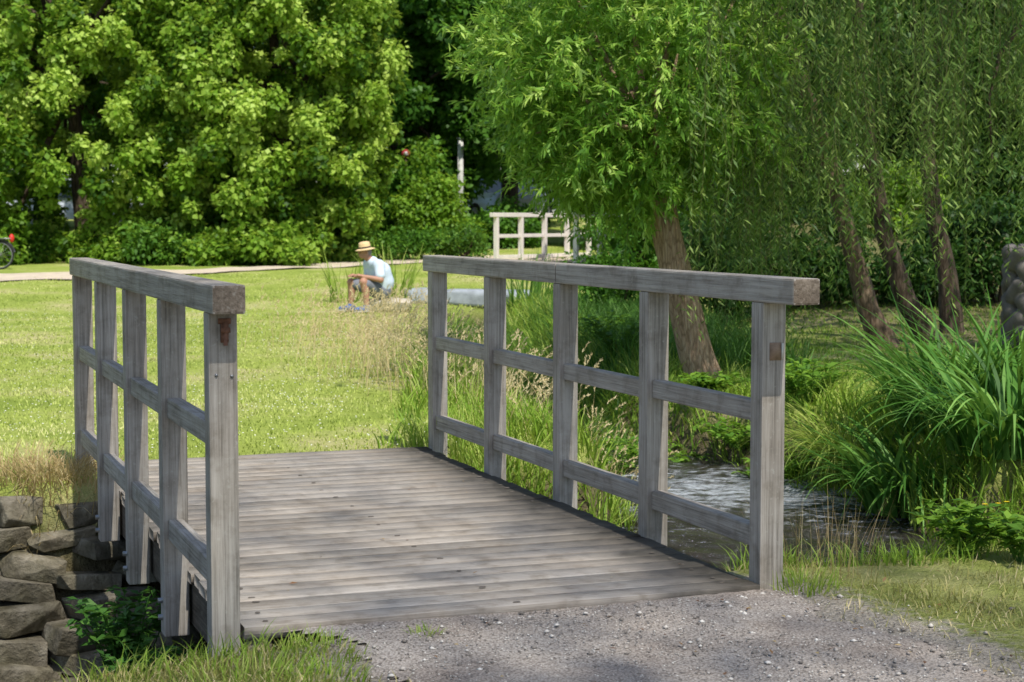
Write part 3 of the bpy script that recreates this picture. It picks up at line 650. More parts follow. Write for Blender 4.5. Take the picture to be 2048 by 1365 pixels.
V=oct_[None]*s[:,None,None]+np.stack([x,y,hz(x,y)+.042],-1)[:,None]; Fo=(np.arange(n)[:,None,None]*6+of[None]).reshape(-1,3)
tag(link('clover_flowers',npmesh('clover_flowers',V.reshape(-1,3),Fo,np.repeat(rng.uniform(.4,1,n),8)),leafmat('clover_white',(.5,.5,.3),(.70,.70,.52),(.8,.8,.68),0)),'tiny white clover flower heads dotted over the sunny lawn','flowers',kind='stuff')
x=rng.uniform(-2.5,4.6,120000); y=7.3+21.5*rng.uniform(0,1,120000)**1.4; dch,wz,hw,bk=chan(x,y); e=dch-hw
nt_trunk=(np.abs(x-1.72)<.75)&(y<15.8)&(y>13.4)
k=(e>-.12*(y>14.2)+.05*(y<9))&(e<1.5)&~on_deck(x,y,.03)&(x>-.9)&((y>9)|(x>.75))&((y>9)|(e<.9))&(rng.uniform(size=len(x))<np.clip(1.4-e,.2,1)); x,y,e,nt_trunk=x[k],y[k],e[k],nt_trunk[k]; n=len(x)
put('bank_grass','lush knee-high green grass growing on the stream banks beyond the bridge',L_bank,x,y,rng.uniform(.12,.34,n)*np.clip(1.5-e*.5,.5,1.4)*np.where((y>14.5)&(x<.8),1.35,1.0)*np.where(nt_trunk,.5,1)*np.where(y<9,.42,1),.007+.0005*y-.004*(y<9),rng.uniform(0,.4,n),rng.uniform(.6,1.9,n),3,rng.normal(size=n)*.17+.5+.12*np.sin(x*2+y))
x=rng.uniform(-1.1,3.6,22000); y=rng.uniform(14.6,27,22000); dch,wz,hw,bk=chan(x,y); k=(dch<2.6)&(x>-.8)&~((x>1.0)&(y<16.6)); x,y=x[k],y[k]; n=len(x)
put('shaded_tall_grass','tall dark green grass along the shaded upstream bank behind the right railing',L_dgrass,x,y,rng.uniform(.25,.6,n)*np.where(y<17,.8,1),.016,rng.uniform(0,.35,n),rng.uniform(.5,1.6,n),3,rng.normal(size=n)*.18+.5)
def seedgrass(name,label,x,y,h,mat,head=.10,tb=.6):
    n=len(x); z=hz(x,y); az=rng.uniform(-.7,2.6,n); b=np.stack([x,y,z],1); a0=rng.uniform(0,.2,n); a1=rng.uniform(.3,1.2,n)
    V,Fc=blades(b,h,.0045,az,a0,a1,4); mb=MB(); mb.add(V,Fc,np.clip(rng.normal(size=n*4)*.1+tb,0,1))
    top=V.reshape(n,10,3)[:,8]; pre=V.reshape(n,10,3)[:,6]; dr=nrm(top-pre); m=16
    t=np.tile(np.linspace(0,1,m),n); idx=np.repeat(np.arange(n),m)
    p=top[idx]+dr[idx]*(t*head)[:,None]; p[:,2]-=t**2*head*.25
    V,Fc=leafV(p,dr[idx]+rng.normal(size=(n*m,3))*.35,rng.normal(size=(n*m,3)),.024,.008); mb.add(V,Fc,np.clip(rng.normal(size=n*m)*.12+tb+.15,0,1))
    tag(mb.build(name,mat),label,'grass',kind='stuff')
xl=[];yl=[]
for _ in range(1350):
    g_y=11.5+13*rng.uniform()**1.1; c_=np.interp(g_y,ST_PTS[:6,1][::-1],ST_PTS[:6,0][::-1]); xl.append(c_-rng.uniform(.7,1.7)-rng.uniform(0,1)**2*min(1.6,max(0,g_y-13)*.25)); yl.append(g_y)
xl=np.array(xl);yl=np.array(yl); k=~on_deck(xl,yl,.1); xl,yl=xl[k],yl[k]
seedgrass('tall_meadow_grass','golden flowering grass stems along the left bank of the stream, behind the right railing',xl,yl,rng.uniform(.25,.66,len(xl)),L_dry)
x,y=polar(95000,4.4,9.5,.42,1.0); k=~in_grav(x,y)&(carve(x,y)<.35)&~on_deck(x,y,.0); x,y=x[k],y[k]; n=len(x); lf=(x<0)
bare=(np.sin(x*4+1)*np.sin(y*5)+.5*np.sin(x*11+y*7)+.4*np.sin(x*27-y*19)); dgr=dgrav(x,y)
k=(rng.uniform(size=n)<np.where(lf,.9,np.clip(.45+.45*bare,.08,1))*np.clip(dgr/.42,.12,1)); x,y,lf,bare,dgr=x[k],y[k],lf[k],bare[k],dgr[k]; n=len(x)
put('verge_grass','short worn grass with brown patches along the gravel edges near the bridge',L_short,x,y,np.where(lf,rng.uniform(.03,.08,n),rng.uniform(.015,.07,n)),np.where(lf,.0045,.0045),rng.uniform(0,.7,n),rng.uniform(.5,1.8,n),2,rng.normal(size=n)*.28+.48+np.where(lf,.0,-.16*bare+.28*np.exp(-dgr/.3)))
def tuft(label,px,py,Y,rad,nb,h,w,mat,name='grass_tuft',a1=(.5,1.7),a0=(0,.35),segs=4,cat='grass',group=None,z=None,tb=.5):
    g=P(px,py,Y); zb=hz1(g.x,Y) if z is None else z; a=rng.uniform(0,6.28,nb); r=rad*np.sqrt(rng.uniform(0,1,nb))
    x=g.x+r*np.cos(a); y=Y+r*np.sin(a); b=np.stack([x,y,np.full(nb,zb)-.01 if rad<.12 else hz(x,y)-.01],1)
    az=a+rng.normal(size=nb)*.7
    V,Fc=blades(b,rng.uniform(h*.55,h,nb),rng.uniform(.7,1.1,nb)*w,az,rng.uniform(*a0,nb),rng.uniform(*a1,nb),segs); mb=MB(); mb.add(V,Fc,np.repeat(np.clip(rng.normal(size=nb)*.18+tb,0,1),segs))
    o=mb.build(name,mat,None,False,(g.x,Y,zb)); o.location=(g.x,Y,zb); return tag(o,label,cat,group)
for px,py,Y,rad,nb,h,lb in ((230,1370,5.5,.16,130,.15,'tall grass tuft at the bottom left corner over the bank edge'),
    (330,1330,5.75,.22,200,.16,'grass tuft on the near bank left of the front left post'),
    (420,1300,5.85,.20,220,.16,'grass tuft in front of the front left post'),
    (540,1280,5.85,.20,200,.11,'low grass tuft at the front left corner of the deck'),
    (650,1290,5.8,.16,130,.09,'small grass tuft at the gravel edge near the deck'),
    (850,1250,6.05,.05,40,.07,'tiny grass tuft at the deck edge in the gravel'),
    (480,1350,5.4,.25,240,.13,'grass tuft at the bottom edge below the front left post'),
    (630,1350,5.45,.17,150,.10,'low grass tuft at the bottom edge where the gravel begins'),
    (1600,1170,6.85,.16,130,.14,'grass tuft at the foot of the nearest right post')):
    tuft(lb,px,py,Y,rad,nb,h,.006,L_bank,tb=.55)
tuft('clump of thin dry brown stems beside the nearest right post',1640,1150,7.25,.26,90,.42,.0028,L_dry,a1=(.2,.9),name='dry_grass',tb=.25)
tuft('clump of dead straw-coloured grass on top of the stone wall at the left edge',30,965,9.75,.5,560,.30,.007,L_dry,a1=(1.2,2.8),name='dry_grass',tb=.4)
tuft('straw-coloured grass hanging over the stones beside the far left post',140,970,9.80,.36,420,.30,.007,L_dry,a1=(1.2,2.9),name='dry_grass',tb=.45)
tuft('pale grass tuft at the foot of the farthest right post',900,905,11.2,.3,240,.4,.006,L_bank,tb=.7)
tuft('pale yellow grass tuft on the bank below the middle right post',1010,935,10.9,.28,240,.38,.006,L_bank,tb=.8)
tuft('bright grass tuft beyond the deck edge between second and third right posts',1190,1000,10.0,.26,240,.36,.006,L_bank,tb=.7)
tuft('bright grass tuft low beside the second right post',1370,1090,8.7,.2,160,.28,.006,L_bank,tb=.65)
for x,Y,nb,h,w,lb,a1 in ((2.50,12.75,460,1.0,.014,'fountain of fine arching sedge on the far bank, left of the broad iris leaves',(1.5,2.8)),
    (2.78,11.7,250,1.05,.040,'big clump of broad arching iris leaves on the bank right of the stream, the frontmost',(1.3,2.9)),
    (3.2,11.1,270,1.10,.042,'clump of broad iris leaves cut by the right edge of the picture',(1.1,2.8)),
    (3.15,12.3,270,1.2,.040,'clump of tall arching iris leaves behind the frontmost iris clump',(1.0,2.7)),
    (3.7,12.6,240,1.25,.042,'rear clump of iris leaves at the right edge, near the carved stone',(.9,2.5)),
    (2.35,14.3,60,.55,.026,'small group of upright iris leaves right of the young willow trunk',(.6,1.8))):
    a=rng.uniform(0,6.28,nb); r=(.36 if w>.03 else .16)*np.sqrt(rng.uniform(0,1,nb)); xx=x+r*np.cos(a); yy=Y+r*np.sin(a); zb=hz1(x,Y)
    V,Fc=blades(np.stack([xx,yy,np.full(nb,zb-.03)],1),rng.uniform(h*.6,h*1.05,nb),rng.uniform(.6,1.1,nb)*w,a+rng.normal(size=nb)*.5,rng.uniform(.0,.4,nb),rng.uniform(*a1,nb),10)
    mb=MB(); mb.add(V,Fc,np.repeat(np.clip(rng.normal(size=nb)*.22+(.5 if w>.02 else .7),0,1),10)); o=mb.build('iris_plant' if w>.02 else 'sedge_plant',L_iris if w>.02 else L_bank,None,False,(x,Y,zb)); o.location=(x,Y,zb); tag(o,lb,'plant')
tuft('tall slender reeds standing right behind the seated man',785,590,30.0,.35,70,1.15,.03,L_bank,name='reed_clump',a1=(.2,1.1),cat='reeds',tb=.6)
tuft('thin reeds rising left of the straw hat, behind the seated man',695,590,30.3,.3,45,1.05,.03,L_bank,name='reed_clump',a1=(.1,.8),cat='reeds',tb=.5)
tuft('upright dark reeds beyond the grey slabs, left of the willow trunk',1050,590,28.5,.45,110,1.2,.035,L_dgrass,name='reed_clump',a1=(.1,.9),cat='reeds',tb=.65)
tuft('dark upright reeds between the slabs and the low dark shrub',1180,600,26,.5,110,.95,.03,L_dgrass,name='reed_clump',a1=(.1,1.0),cat='reeds',tb=.6)
yel=simple('yellow_petal',(.75,.55,.02),.5,.2,var=.1)
def leafy(label,x,Y,rad,h,nst,L,W,mat,z=None,tb=.5,name='leafy_plant',flowers=0):
    zb=hz1(x,Y) if z is None else z; t=empty(name,(x,Y,zb),label,'plant'); mb=MB(); sm_=MB()
    for i in range(nst):
        a=rng.uniform(0,6.28); r=rad*rng.uniform(.3,1); hh=h*rng.uniform(.6,1); e=np.array([x+r*math.cos(a),Y+r*math.sin(a),zb+hh]); b=np.array([x+.15*r*math.cos(a),Y+.15*r*math.sin(a),zb-.02])
        ts=np.linspace(0,1,9); p=b+(e-b)*ts[:,None]; p[:,2]=zb+hh*np.sin(ts*1.57); V,Fc=tube(p[::2],np.linspace(.004,.0015,5),4); sm_.add(V,Fc)
        m=15; tt=rng.uniform(.2,1,m); pp=b+(e-b)*tt[:,None]; pp[:,2]=zb+hh*np.sin(tt*1.57); az=rng.uniform(0,6.28,m)
        ld=np.stack([np.cos(az),np.sin(az),rng.uniform(-.3,.5,m)],1); sz=rng.uniform(.6,1.2,m)
        V,Fc=leafV(pp,ld,np.array([0,0,1.])+rng.normal(size=(m,3))*.3,L*sz,W*sz,.12,.45); mb.add(V,Fc,np.clip(rng.normal(size=m)*.15+tb,0,1))
    sm_.build('stems',mat,t,False,(x,Y,zb)); mb.build('foliage',mat,t,False,(x,Y,zb))
    for i in range(flowers):
        a=rng.uniform(0,6.28); m=8; az=np.arange(m)*2*math.pi/m; c_=np.array([x+rad*.7*math.cos(a),Y-abs(rad*.5*math.sin(a)),zb+h*1.02]); V,Fc=leafV(np.repeat(c_[None],m,0),np.stack([np.cos(az),np.sin(az),np.full(m,.35)],1),np.array([[0,0,1.]]*m),.016,.010); f=MB(); f.add(V,Fc); f.build('flower',yel,t,False,(x,Y,zb))
    return t
g=P(255,1280,7.9); leafy('dark leafy plant growing from the stones under the left side of the bridge',g.x,7.9,.28,.50,40,.075,.032,L_fern,z=-.76)
g=P(305,1240,7.4); leafy('smaller dark leafy plant under the second left post, above the water',g.x,7.3,.22,.36,26,.07,.03,L_fern,z=-.72)
g=P(1935,1170,7.5); leafy('green leafy weed with yellow flowers on the near bank at the right edge',g.x,7.55,.26,.24,26,.075,.032,L_bush,flowers=3,tb=.6)
g=P(2050,1170,7.35); leafy('leafy weed cut by the right edge, beside the yellow-flowered weed',g.x,7.4,.2,.2,18,.075,.034,L_bush,flowers=1,tb=.65)
for px,Y,rad,h,lb in ((1180,19,.5,.5,'broad-leaved waterside plant seen between second and third right posts'),(1245,17.5,.45,.5,'broad-leaved waterside plant just left of the second right post'),(1420,14.8,.35,.16,'bright leafy weed at the foot of the willow trunk'),(1490,13.9,.45,.22,'bright leafy weed on the bank left of the nearest right post'),(1360,14.3,.35,.2,'leafy weed between the stream and the willow trunk'),(1620,13.8,.4,.36,'leafy weed right of the nearest right post, beyond the stream'),(1560,13.2,.35,.3,'low leafy weed hanging over the far stream edge'),(1290,14.6,.4,.25,'leafy weed overhanging the stream just left of the willow trunk'),(1230,13.5,.4,.4,'leafy weed on the left bank behind the second right post')):
    x=P(px,700,Y).x; leafy(lb,x,Y,rad,h,34,.085,.038,L_bush,tb=.62 if px not in (1180,1245) else .5)
# ---------------------------------------------------------------- sdf surfaces
def sdf_mesh(prims,vox,name):
    lo=np.array([1e9]*3); hi=-lo; bb=[]
    for p in prims:
        if p[0]=='c': a,b=np.array(p[1]),np.array(p[2]); r_=max(p[3],p[4]); l,h=np.minimum(a,b)-r_,np.maximum(a,b)+r_
        else: c_=np.array(p[1]); r_=max(p[2]); l,h=c_-r_,c_+r_
        bb.append((l,h)); lo=np.minimum(lo,l); hi=np.maximum(hi,h)
    lo-=vox*4; hi+=vox*4; dim=np.ceil((hi-lo)/vox).astype(int)+1; Fd=np.full(dim,.08)
    for p,(l,h) in zip(prims,bb):
        k=p[-1]; m=k+.03; i0=np.clip(((l-m-lo)/vox).astype(int),0,dim-1); i1=np.clip(((h+m-lo)/vox).astype(int)+2,1,dim)
        g_=np.stack(np.meshgrid(*[lo[a]+np.arange(i0[a],i1[a])*vox for a in range(3)],indexing='ij'),-1)
        if p[0]=='c':
            a,b=np.array(p[1]),np.array(p[2]); ab=b-a; t=np.clip(((g_-a)@ab)/(ab@ab+1e-12),0,1); dd=np.linalg.norm(g_-a-t[...,None]*ab,axis=-1)-(p[3]+(p[4]-p[3])*t)
        else:
            q=(g_-np.array(p[1]))@np.array(p[3] if p[3] is not None else np.eye(3)); r_=np.array(p[2]); k0=np.linalg.norm(q/r_,axis=-1); k1=np.linalg.norm(q/r_**2,axis=-1)+1e-9; dd=k0*(k0-1)/k1
        sl=tuple(slice(i0[a],i1[a]) for a in range(3)); cur=Fd[sl]; hh=np.clip(.5+.5*(cur-dd)/k,0,1); Fd[sl]=cur*(1-hh)+dd*hh-k*hh*(1-hh)
    ins=Fd<0; cor=[(i,j,k) for i in(0,1) for j in(0,1) for k in(0,1)]
    def sh(A,c_): return A[c_[0]:A.shape[0]-1+c_[0],c_[1]:A.shape[1]-1+c_[1],c_[2]:A.shape[2]-1+c_[2]]
    cnt=sum(sh(ins,c_).astype(int) for c_ in cor); act=(cnt>0)&(cnt<8); ai=np.argwhere(act); vid=-np.ones(act.shape,int); vid[act]=np.arange(len(ai))
    sm_=np.zeros((len(ai),3)); cn=np.zeros(len(ai))
    for c0 in cor:
        for ax in range(3):
            if c0[ax]==0:
                c1=list(c0); c1[ax]=1; f0=Fd[tuple((ai+c0).T)]; f1=Fd[tuple((ai+c1).T)]; m=(f0<0)!=(f1<0); t=np.where(m,f0/(f0-f1+1e-12),0)
                pt=np.array(c0,float)[None]+t[:,None]*(np.array(c1)-np.array(c0)); sm_+=np.where(m[:,None],pt,0); cn+=m
    V=lo+(ai+sm_/cn[:,None])*vox; Fs=[]
    for ax in range(3):
        a1,a2=(ax+1)%3,(ax+2)%3; s0=[slice(None)]*3; s1=[slice(None)]*3; s0[ax]=slice(0,-1); s1[ax]=slice(1,None)
        ch=ins[tuple(s0)]!=ins[tuple(s1)]; e=np.argwhere(ch); ok=(e[:,a1]>0)&(e[:,a2]>0)&(e[:,a1]<act.shape[a1])&(e[:,a2]<act.shape[a2]); e=e[ok]
        d1=np.zeros(3,int); d1[a1]=1; d2=np.zeros(3,int); d2[a2]=1
        q=np.stack([vid[tuple((e-d1-d2).T)],vid[tuple((e-d2).T)],vid[tuple(e.T)],vid[tuple((e-d1).T)]],1); fl=~ins[tuple(e.T)]; q[fl]=q[fl][:,::-1]; Fs.append(q)
    Fs=np.concatenate(Fs); Fs=Fs[(Fs>=0).all(1)]
    return npmesh(name,V,Fs,None,True)
sx0,sy0=P(2068,600,20).x,20.0; zb=hz1(sx0,sy0); pr=[('c',np.array((0,0,.1)),np.array((0,0,1.0)),.26,.24,.04)]
for r_ in range(6):
    for j in range(6):
        a=(j+.5*(r_%2))*2*math.pi/6; tl=.35 if r_%2 else -.35
        c0=np.array((.27*math.cos(a-.18),.27*math.sin(a-.18),.13+r_*.185-tl*.18)); c1=np.array((.27*math.cos(a+.18),.27*math.sin(a+.18),.13+r_*.185+tl*.18))
        pr.append(('c',c0,c1,.105,.105,.010))
o=link('stone_sculpture',sdf_mesh(pr,.014,'stone_sculpture'),sculpt_m); o.location=(sx0,sy0,zb); tag(o,'grey carved stone of bulging interwoven lobes standing at the right edge','sculpture')
# ---------------------------------------------------------------- person
pg=P(727,627,28.5); pz=hz1(pg.x,28.5)+.02
man=empty('person',(pg.x,28.5,pz),'person in straw hat, pale shirt and grey shorts sitting hunched on a low rock','person')
man.scale=(1.08,1.08,1.04)
fx=Vector((-.86,-.5,0)).normalized(); lat=Vector((-fx.y,fx.x,0))
pel=Vector((.27,0,.34)); wai=Vector((.285,0,.47)); che=Vector((.235,-.02,.64)); nb_=Vector((.145,-.05,.785)); nk=Vector((.075,-.07,.86))
sN=Vector((.255,-.21,.735)); sF=Vector((.075,.14,.745)); eN=Vector((.29,-.33,.51)); eF=Vector((.07,.16,.52)); wN=Vector((.03,-.38,.565)); wF=Vector((-.11,-.02,.56))
hN=Vector((.28,-.10,.31)); hF=Vector((.20,.10,.31)); kN=Vector((.03,-.38,.48)); kF=Vector((-.19,.02,.46)); aN=Vector((.08,-.36,.08)); aF=Vector((-.20,.03,.08))
if (sN-sF).dot(lat)<0: lat=-lat
def torso(g_,k=.03):
    o_=lat*.065
    return [('c',pel-o_,wai-o_,.13+g_,.135+g_,k),('c',pel+o_,wai+o_,.13+g_,.135+g_,k),('c',wai-o_,che-o_*1.4,.135+g_,.135+g_,k),('c',wai+o_,che+o_*1.4,.135+g_,.135+g_,k),('c',che,nb_,.135+g_,.075+g_,k),('c',sN,sF,.075+g_,.075+g_,k)]
hd=Vector((.035,-.085,.945)); rotH=Matrix.Rotation(math.atan2(fx.y,fx.x),3,'Z')@Matrix.Rotation(R(15),3,'Y'); RH=np.array(rotH)
pr=torso(0)+[('c',nb_,nk,.060,.058,.02),('c',nk,hd,.058,.05,.02)]
for s_,e_,w_,h_,k_,a_ in ((sN,eN,wN,hN,kN,aN),(sF,eF,wF,hF,kF,aF)):
    calf=k_.lerp(a_,.35)-fx*.018
    pr+=[('c',s_,e_,.060,.045,.02),('c',e_,w_,.048,.030,.012),('c',h_,k_,.094,.062,.03),('c',k_,calf,.058,.058,.012),('c',calf,a_,.056,.038,.012),('c',a_,a_+fx*.1-Vector((0,0,.04)),.035,.028,.02)]
    s=1 if e_==eN else -1; dv=(w_-e_).normalized(); side=dv.cross(Vector((0,0,1))).normalized()
    if s<0: side=-side
    pr+=[('c',w_+dv*.01,w_+dv*.07,.026,.030,.012),('c',w_+dv*.075-side*.02,w_+dv*.075+side*.022,.016,.016,.01)]
    for i,l in enumerate((.062,.074,.069,.052)):
        b=w_+dv*.08+side*(i-1.5)*.021; m1_=b+dv*l*.55+Vector((0,0,-.006)); pr+=[('c',b,m1_,.0105,.0095,.003),('c',m1_,b+dv*l*.85+Vector((0,0,-.034)),.0095,.008,.003)]
    b=w_+dv*.03-side*.026; pr+=[('c',b,b-side*.025+dv*.028,.012,.011,.004),('c',b-side*.025+dv*.028,b-side*.028+dv*.058,.011,.009,.003)]
pr+=[('e',hd,(.093,.073,.112),RH,.01),('e',hd+fx*.05+Vector((0,0,-.065)),(.042,.042,.042),RH,.02),('c',hd+fx*.088+Vector((0,0,.012)),hd+fx*.108+Vector((0,0,-.022)),.010,.015,.008),('e',hd+fx*.092+Vector((0,0,-.052)),(.010,.024,.010),RH,.008)]
for s in (-1,1): pr.append(('e',hd+lat*.075*s+Vector((0,0,-.012)),(.020,.011,.032),RH,.006))
skinm=simple('skin',(.42,.22,.15),.55,.35,var=.1,sc_=6,bs=.05)
def cv(ps): return [tuple(np.array(v_) if isinstance(v_,Vector) else v_ for v_ in p) for p in ps]
link('body',sdf_mesh(cv(pr),.0065,'body'),skinm,man)
mN=sN.lerp(eN,.70); mF=sF.lerp(eF,.70)
o_=lat*.065
shirt=[('c',pel+Vector((0,0,.05))-o_,wai-o_,.148,.150,.03),('c',pel+Vector((0,0,.05))+o_,wai+o_,.148,.150,.03)]+torso(.015)[2:]+[('c',sN,mN,.085,.076,.02),('c',sF,mF,.085,.076,.02)]
link('shirt',sdf_mesh(cv(shirt),.009,'shirt'),simple('pale_blue_shirt_cloth',(.60,.70,.82),.8,.1,var=.08,sc_=14,bs=.3),man)
tN=hN.lerp(kN,.80); tF=hF.lerp(kF,.80)
link('shorts',sdf_mesh(cv([('c',pel-o_,wai-o_+Vector((0,0,-.06)),.142,.140,.03),('c',pel+o_,wai+o_+Vector((0,0,-.06)),.142,.140,.03),('c',hN,tN,.114,.090,.03),('c',hF,tF,.114,.090,.03)]),.009,'shorts'),simple('grey_shorts_cloth',(.20,.21,.25),.8,.1,var=.15,sc_=14,bs=.3),man)
shoe_m=simple('blue_shoe',(.04,.12,.36),.6,.3,var=.3,sc_=30); sole_m=simple('pale_sole',(.5,.5,.5),.7)
RZ=np.array(Matrix.Rotation(math.atan2(fx.y,fx.x),3,'Z'))
for a_ in (aN,aF):
    c_=a_+fx*.06
    o=link('shoe',sdf_mesh([('e',np.array((c_.x,c_.y,.050)),(.150,.058,.046),RZ,.02),('e',np.array((a_.x,a_.y,.08)),(.06,.052,.055),RZ,.02)],.008,'shoe'),shoe_m,man)
    link('sole',sdf_mesh([('e',np.array((c_.x,c_.y,.016)),(.155,.060,.016),RZ,.005)],.007,'sole'),sole_m,o)
link('hair',sdf_mesh([('e',np.array(hd-fx*.016+Vector((0,0,.012))),(.090,.079,.106),RH,.01)],.008,'hair'),simple('grey_hair',(.22,.19,.17),.8),man)
dk=simple('dark_eye',(.03,.02,.02),.3)
for s in (-1,1): link('eye',sdf_mesh([('e',np.array(hd+fx*.086+lat*.03*s+Vector((0,0,.0))),(.010,.011,.008),RH,.002)],.003,'eye'),dk,man)
link('mouth',sdf_mesh([('e',np.array(hd+fx*.100+Vector((0,0,-.056))),(.006,.020,.005),RH,.002)],.003,'mouth'),simple('lip',(.30,.11,.09),.5),man)
def lathe(prof,ns=32):
    V=[];Fc=[]
    for r_,z in prof:
        for j in range(ns): a=j*2*math.pi/ns; V.append((r_*math.cos(a),r_*math.sin(a),z))
    for i in range(len(prof)-1):
        for j in range(ns): Fc.append((i*ns+j,i*ns+(j+1)%ns,(i+1)*ns+(j+1)%ns,(i+1)*ns+j))
    return np.array(V),np.array(Fc)
hat_o=hd+Vector((.0,0,.05)); m_=MB(); m_.add(*lathe([(.085,.0),(.12,-.008),(.155,-.018),(.158,-.012),(.12,0),(.093,.008),(.09,.06),(.082,.1),(.05,.112),(.02,.104),(.001,.102)])); ho=m_.build('straw_hat',simple('straw_weave',(.70,.52,.28),.8,.1,var=.2,sc_=30),man,True); ho.location=hat_o; ho.rotation_euler=(R(4),R(-8),0)
m_=MB(); m_.add(*lathe([(.0955,.010),(.0935,.035)])); m_.build('hat_band',simple('dark_band',(.05,.04,.035),.8),ho,True)
boulder('low flat pale rock the seated person sits on',pg.x+.42,28.55,pz+.09,.40,.24,.125,3,0,simple('pale_rock',(.46,.41,.33),.85,.2,var=.3,sc_=6,bs=.5))
def ell(c,r,rot=None,sub=3):
    bm=bmesh.new(); M=Matrix.Translation(c)@Matrix.Diagonal((*r,1)); bmesh.ops.create_icosphere(bm,subdivisions=sub,radius=1,matrix=M)
    me=bpy.data.meshes.new('e'); bm.to_mesh(me); bm.free(); return me
# ---------------------------------------------------------------- bicycle at the left edge
bx=P(-2,520,38).x; bz=hz1(bx,38); bike=empty('bicycle',(bx-.48,38,bz),'parked bicycle with red rear light and black frame, cut by the left edge','bicycle'); bike.scale=(.96,.96,.96)
blk=simple('black_rubber',(.02,.02,.02),.7); frm=simple('bike_frame_paint',(.03,.03,.035),.35,.5); redm=simple('red_plastic',(.6,.03,.02),.4,.5,var=.1)
def ring(R_,r_,n=32,m=8):
    V=[];Fc=[]
    for i in range(n):
        a=i*2*math.pi/n
        for j in range(m): b=j*2*math.pi/m; V.append(((R_+r_*math.cos(b))*math.cos(a),r_*math.sin(b),(R_+r_*math.cos(b))*math.sin(a)))
    for i in range(n):
        for j in range(m): Fc.append((i*m+j,i*m+(j+1)%m,((i+1)%n)*m+(j+1)%m,((i+1)%n)*m+j))
    return np.array(V),np.array(Fc)
for s in (-.52,.52):
    m_=MB(); m_.add(*ring(.31,.02)); wo=m_.build('wheel',blk,bike,True); wo.location=(s,0,.33)
    m_=MB(); m_.add(*ring(.285,.012))
    for a in np.arange(0,2*math.pi,math.pi/8): m_.add(*tube([(0,.0,0),(.28*math.cos(a),0,.28*math.sin(a))],.003,4))
    m_.build('rim',steel,wo,True)
m_=MB()
for a,b,r_ in (((-.52,0,.33),(-.40,0,.85),.016),((-.40,0,.80),(.12,0,.82),.016),((-.36,0,.68),(.02,0,.33),.018),((.02,0,.33),(.16,0,.88),.016),((.02,0,.33),(.52,0,.33),.012),((.13,0,.78),(.52,0,.33),.01)): m_.add(*tube([a,b],r_,8))
m_.build('frame',frm,bike,True)
m_=MB(); m_.add(*tube([(-.40,0,.85),(-.42,0,.98),(-.36,.0,1.02)],.012,6)); m_.add(*tube([(-.28,-.28,1.0),(-.36,-.1,1.02),(-.36,.1,1.02),(-.28,.28,1.0)],.012,6)); m_.build('handlebar',frm,bike,True)
link('saddle',ell(Vector((.18,0,.93)),(.14,.08,.035)),blk,bike)
m_=MB(); a=np.linspace(.2,2.4,14); m_.add(*tube(np.stack([.52+.35*np.cos(a),0*a,.33+.35*np.sin(a)],1),.022,6)); m_.build('mudguard',frm,bike,True)
m_=MB(); m_.add(*boxq(.50,.80,-.07,.07,.70,.725)); m_.build('carrier',steel,bike)
link('rear_light',ell(Vector((.80,0,.72)),(.06,.07,.10)),redm,bike)
# ---------------------------------------------------------------- cars and signs beyond the trees
glass=simple('car_glass',(.04,.06,.08),.08,.8,var=.05); hub=simple('wheel_hub',(.4,.4,.42),.4,.5,.5)
def car(label,px,Y,z,col,rz=0,tall=1.0):
    x=P(px,400,Y).x; t=empty('parked_car',(x,Y,z),label,'car',rz=rz)
    pm_=simple('car_paint',col,.25,.6,var=.04)
    prof=[(-2.1,.35),(-2.1,.72),(-1.95,.88),(-1.25,.95),(-.75,1.42*tall),(.9,1.46*tall),(1.7,1.0),(2.1,.92),(2.12,.4)]
    bm=bmesh.new(); rows=[]
    for yy,k in ((-.85,.0),(-.80,1.),(.80,1.),(.85,.0)):
        rows.append([bm.verts.new((p_[0]*(1 if k else .99),yy*(1 if p_[1]<1 else .86),p_[1]*(1 if k else .985))) for p_ in prof])
    for a,b in zip(rows[:-1],rows[1:]):
        for i in range(len(prof)-1): bm.faces.new((a[i],a[i+1],b[i+1],b[i]))
        bm.faces.new((a[-1],a[0],b[0],b[-1]))
    bm.faces.new(rows[0]); bm.faces.new(rows[-1][::-1]); bmesh.ops.recalc_face_normals(bm,faces=bm.faces)
    me=bpy.data.meshes.new('body'); bm.to_mesh(me); bm.free(); link('body',me,pm_,t)
    for s in (-1,1):
        for q in ([(-1.1,.97),(-.72,1.34*tall),(-.02,1.36*tall),(-.02,.99)],[(.06,.99),(.06,1.36*tall),(.82,1.36*tall),(1.35,1.02)]):
            me=bpy.data.meshes.new('window'); me.from_pydata([(a,s*(.80 if b>1.1 else .855),b) for a,b in q],[],[(0,1,2,3)]); link('window',me,glass,t)
        for wx in (-1.35,1.35):
            m_=MB(); m_.add(*ring(.24,.09,24,8)); wo=m_.build('wheel',blk,t,True); wo.location=(wx,s*.80,.33)
            m_=MB(); m_.add(*tube([(0,-.05,0),(0,.05,0)],.17,14)); m_.build('hub_cap',hub,wo)
    return t
car('white parked car glimpsed through a gap in the far left tree',165,50.5,1.1,(.60,.66,.74),tall=1.1)
car('pale blue parked car glimpsed left of the young willow crown',965,57,1.35,(.55,.70,.80),rz=R(50))
car('white parked car glimpsed beside the pale blue car, partly behind the willow',1075,58,1.4,(.80,.81,.83),rz=R(70))
g=P(812,308,46.5); zb=hz1(g.x,46.5); t=empty('road_sign',(g.x,46.5,zb),'round red and white road sign half hidden at the edge of the bright left tree','sign'); h=g.z-zb
m_=MB(); m_.add(*tube([(0,.03,0),(0,.03,h+.10)],.025,8)); m_.build('pole',bark_dark,t)
sgr=simple('faded_sign_red',(.30,.03,.03),.6,.2,var=.1)
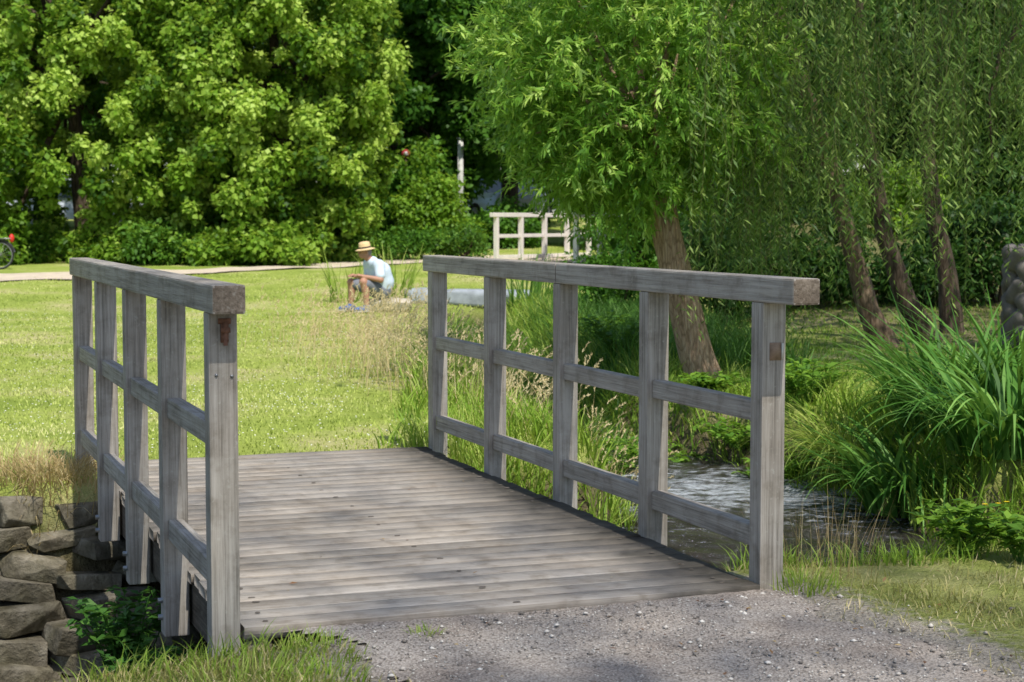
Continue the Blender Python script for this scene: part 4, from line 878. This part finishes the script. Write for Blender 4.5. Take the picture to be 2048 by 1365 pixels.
m_=MB(); m_.add(*tube([(0,.0,h),(0,-.02,h)],.12,24)); d_=m_.build('sign_face',sgr,t); m_=MB(); m_.add(*tube([(0,-.021,h),(0,-.026,h)],.06,24)); m_.build('sign_centre',simple('white_sign',(.5,.45,.45),.5),d_)
g=P(921,290,50); zb=hz1(g.x,50); t=empty('white_post',(g.x,50,zb),'white post rising behind the pale green topped bush','post'); m_=MB(); m_.add(*boxq(-.08,.08,-.08,.08,0,g.z-zb+.15)); m_.build('shaft',simple('white_paint',(.55,.55,.52),.6),t); m_=MB(); m_.add(*boxq(-.10,.10,-.10,.10,g.z-zb+.15,g.z-zb+.2)); m_.build('cap',stone_grey,t)
# ---------------------------------------------------------------- leaf litter
x,y=polar(420,4.8,10,.4); z=np.where(on_deck(x,y,-.1),.006,hz(x,y)+.02); k=(carve(x,y)<.05)|on_deck(x,y,-.1); k&=~(on_deck(x,y,.05)&~on_deck(x,y,-.1)); k&=(~on_deck(x,y,0)|(rng.uniform(size=len(x))<.2)); x,y,z=x[k],y[k],z[k]; n=len(x)
V,Fc=leafV(np.stack([x,y,z],1),np.stack([rng.normal(size=n),rng.normal(size=n),rng.uniform(0,.2,n)],1),np.array([[0,0,1.]]*n)+rng.normal(size=(n,3))*.2,rng.uniform(.012,.035,n),rng.uniform(.006,.016,n)); mb=MB(); mb.add(V,Fc,rng.uniform(0,1,n))
tag(mb.build('fallen_leaves',leafmat('dead_leaf',(.10,.04,.02),(.22,.11,.05),(.45,.33,.15),.1)),'small brown fallen leaves lying on the gravel and deck','leaves',kind='stuff')
# ---------------------------------------------------------------- light, sky, camera
el=math.asin(S.z); az=math.atan2(S.x,S.y)
w=bpy.data.worlds.new('World'); sc.world=w; w.use_nodes=True; nt=w.node_tree; nt.nodes.clear(); o=nt.nodes.new('ShaderNodeOutputWorld'); bg=nt.nodes.new('ShaderNodeBackground'); sk=nt.nodes.new('ShaderNodeTexSky')
sk.sky_type='NISHITA'; sk.sun_disc=False; sk.sun_elevation=el; sk.sun_rotation=az; bg.inputs[1].default_value=.15; nt.links.new(sk.outputs[0],bg.inputs[0]); nt.links.new(bg.outputs[0],o.inputs[0])
sl=bpy.data.lights.new('sun','SUN'); sl.energy=5; sl.angle=R(.5); sl.color=(1,.95,.86); so=bpy.data.objects.new('sun',sl); C.objects.link(so); so.rotation_euler=S.to_track_quat('Z','Y').to_euler(); so.location=(-10,-10,20)
cam=bpy.data.cameras.new('camera'); cam.sensor_width=36; cam.lens=F*36/2048; cam.clip_start=.1; cam.clip_end=2000; cam.dof.use_dof=True; cam.dof.focus_distance=8.0; cam.dof.aperture_fstop=6.3
co=bpy.data.objects.new('camera',cam); C.objects.link(co); co.location=(0,0,HC); co.rotation_euler=(R(90)-TH,0,0); sc.camera=co
sc.view_settings.view_transform='Standard'; sc.view_settings.look='None'; sc.view_settings.exposure=0
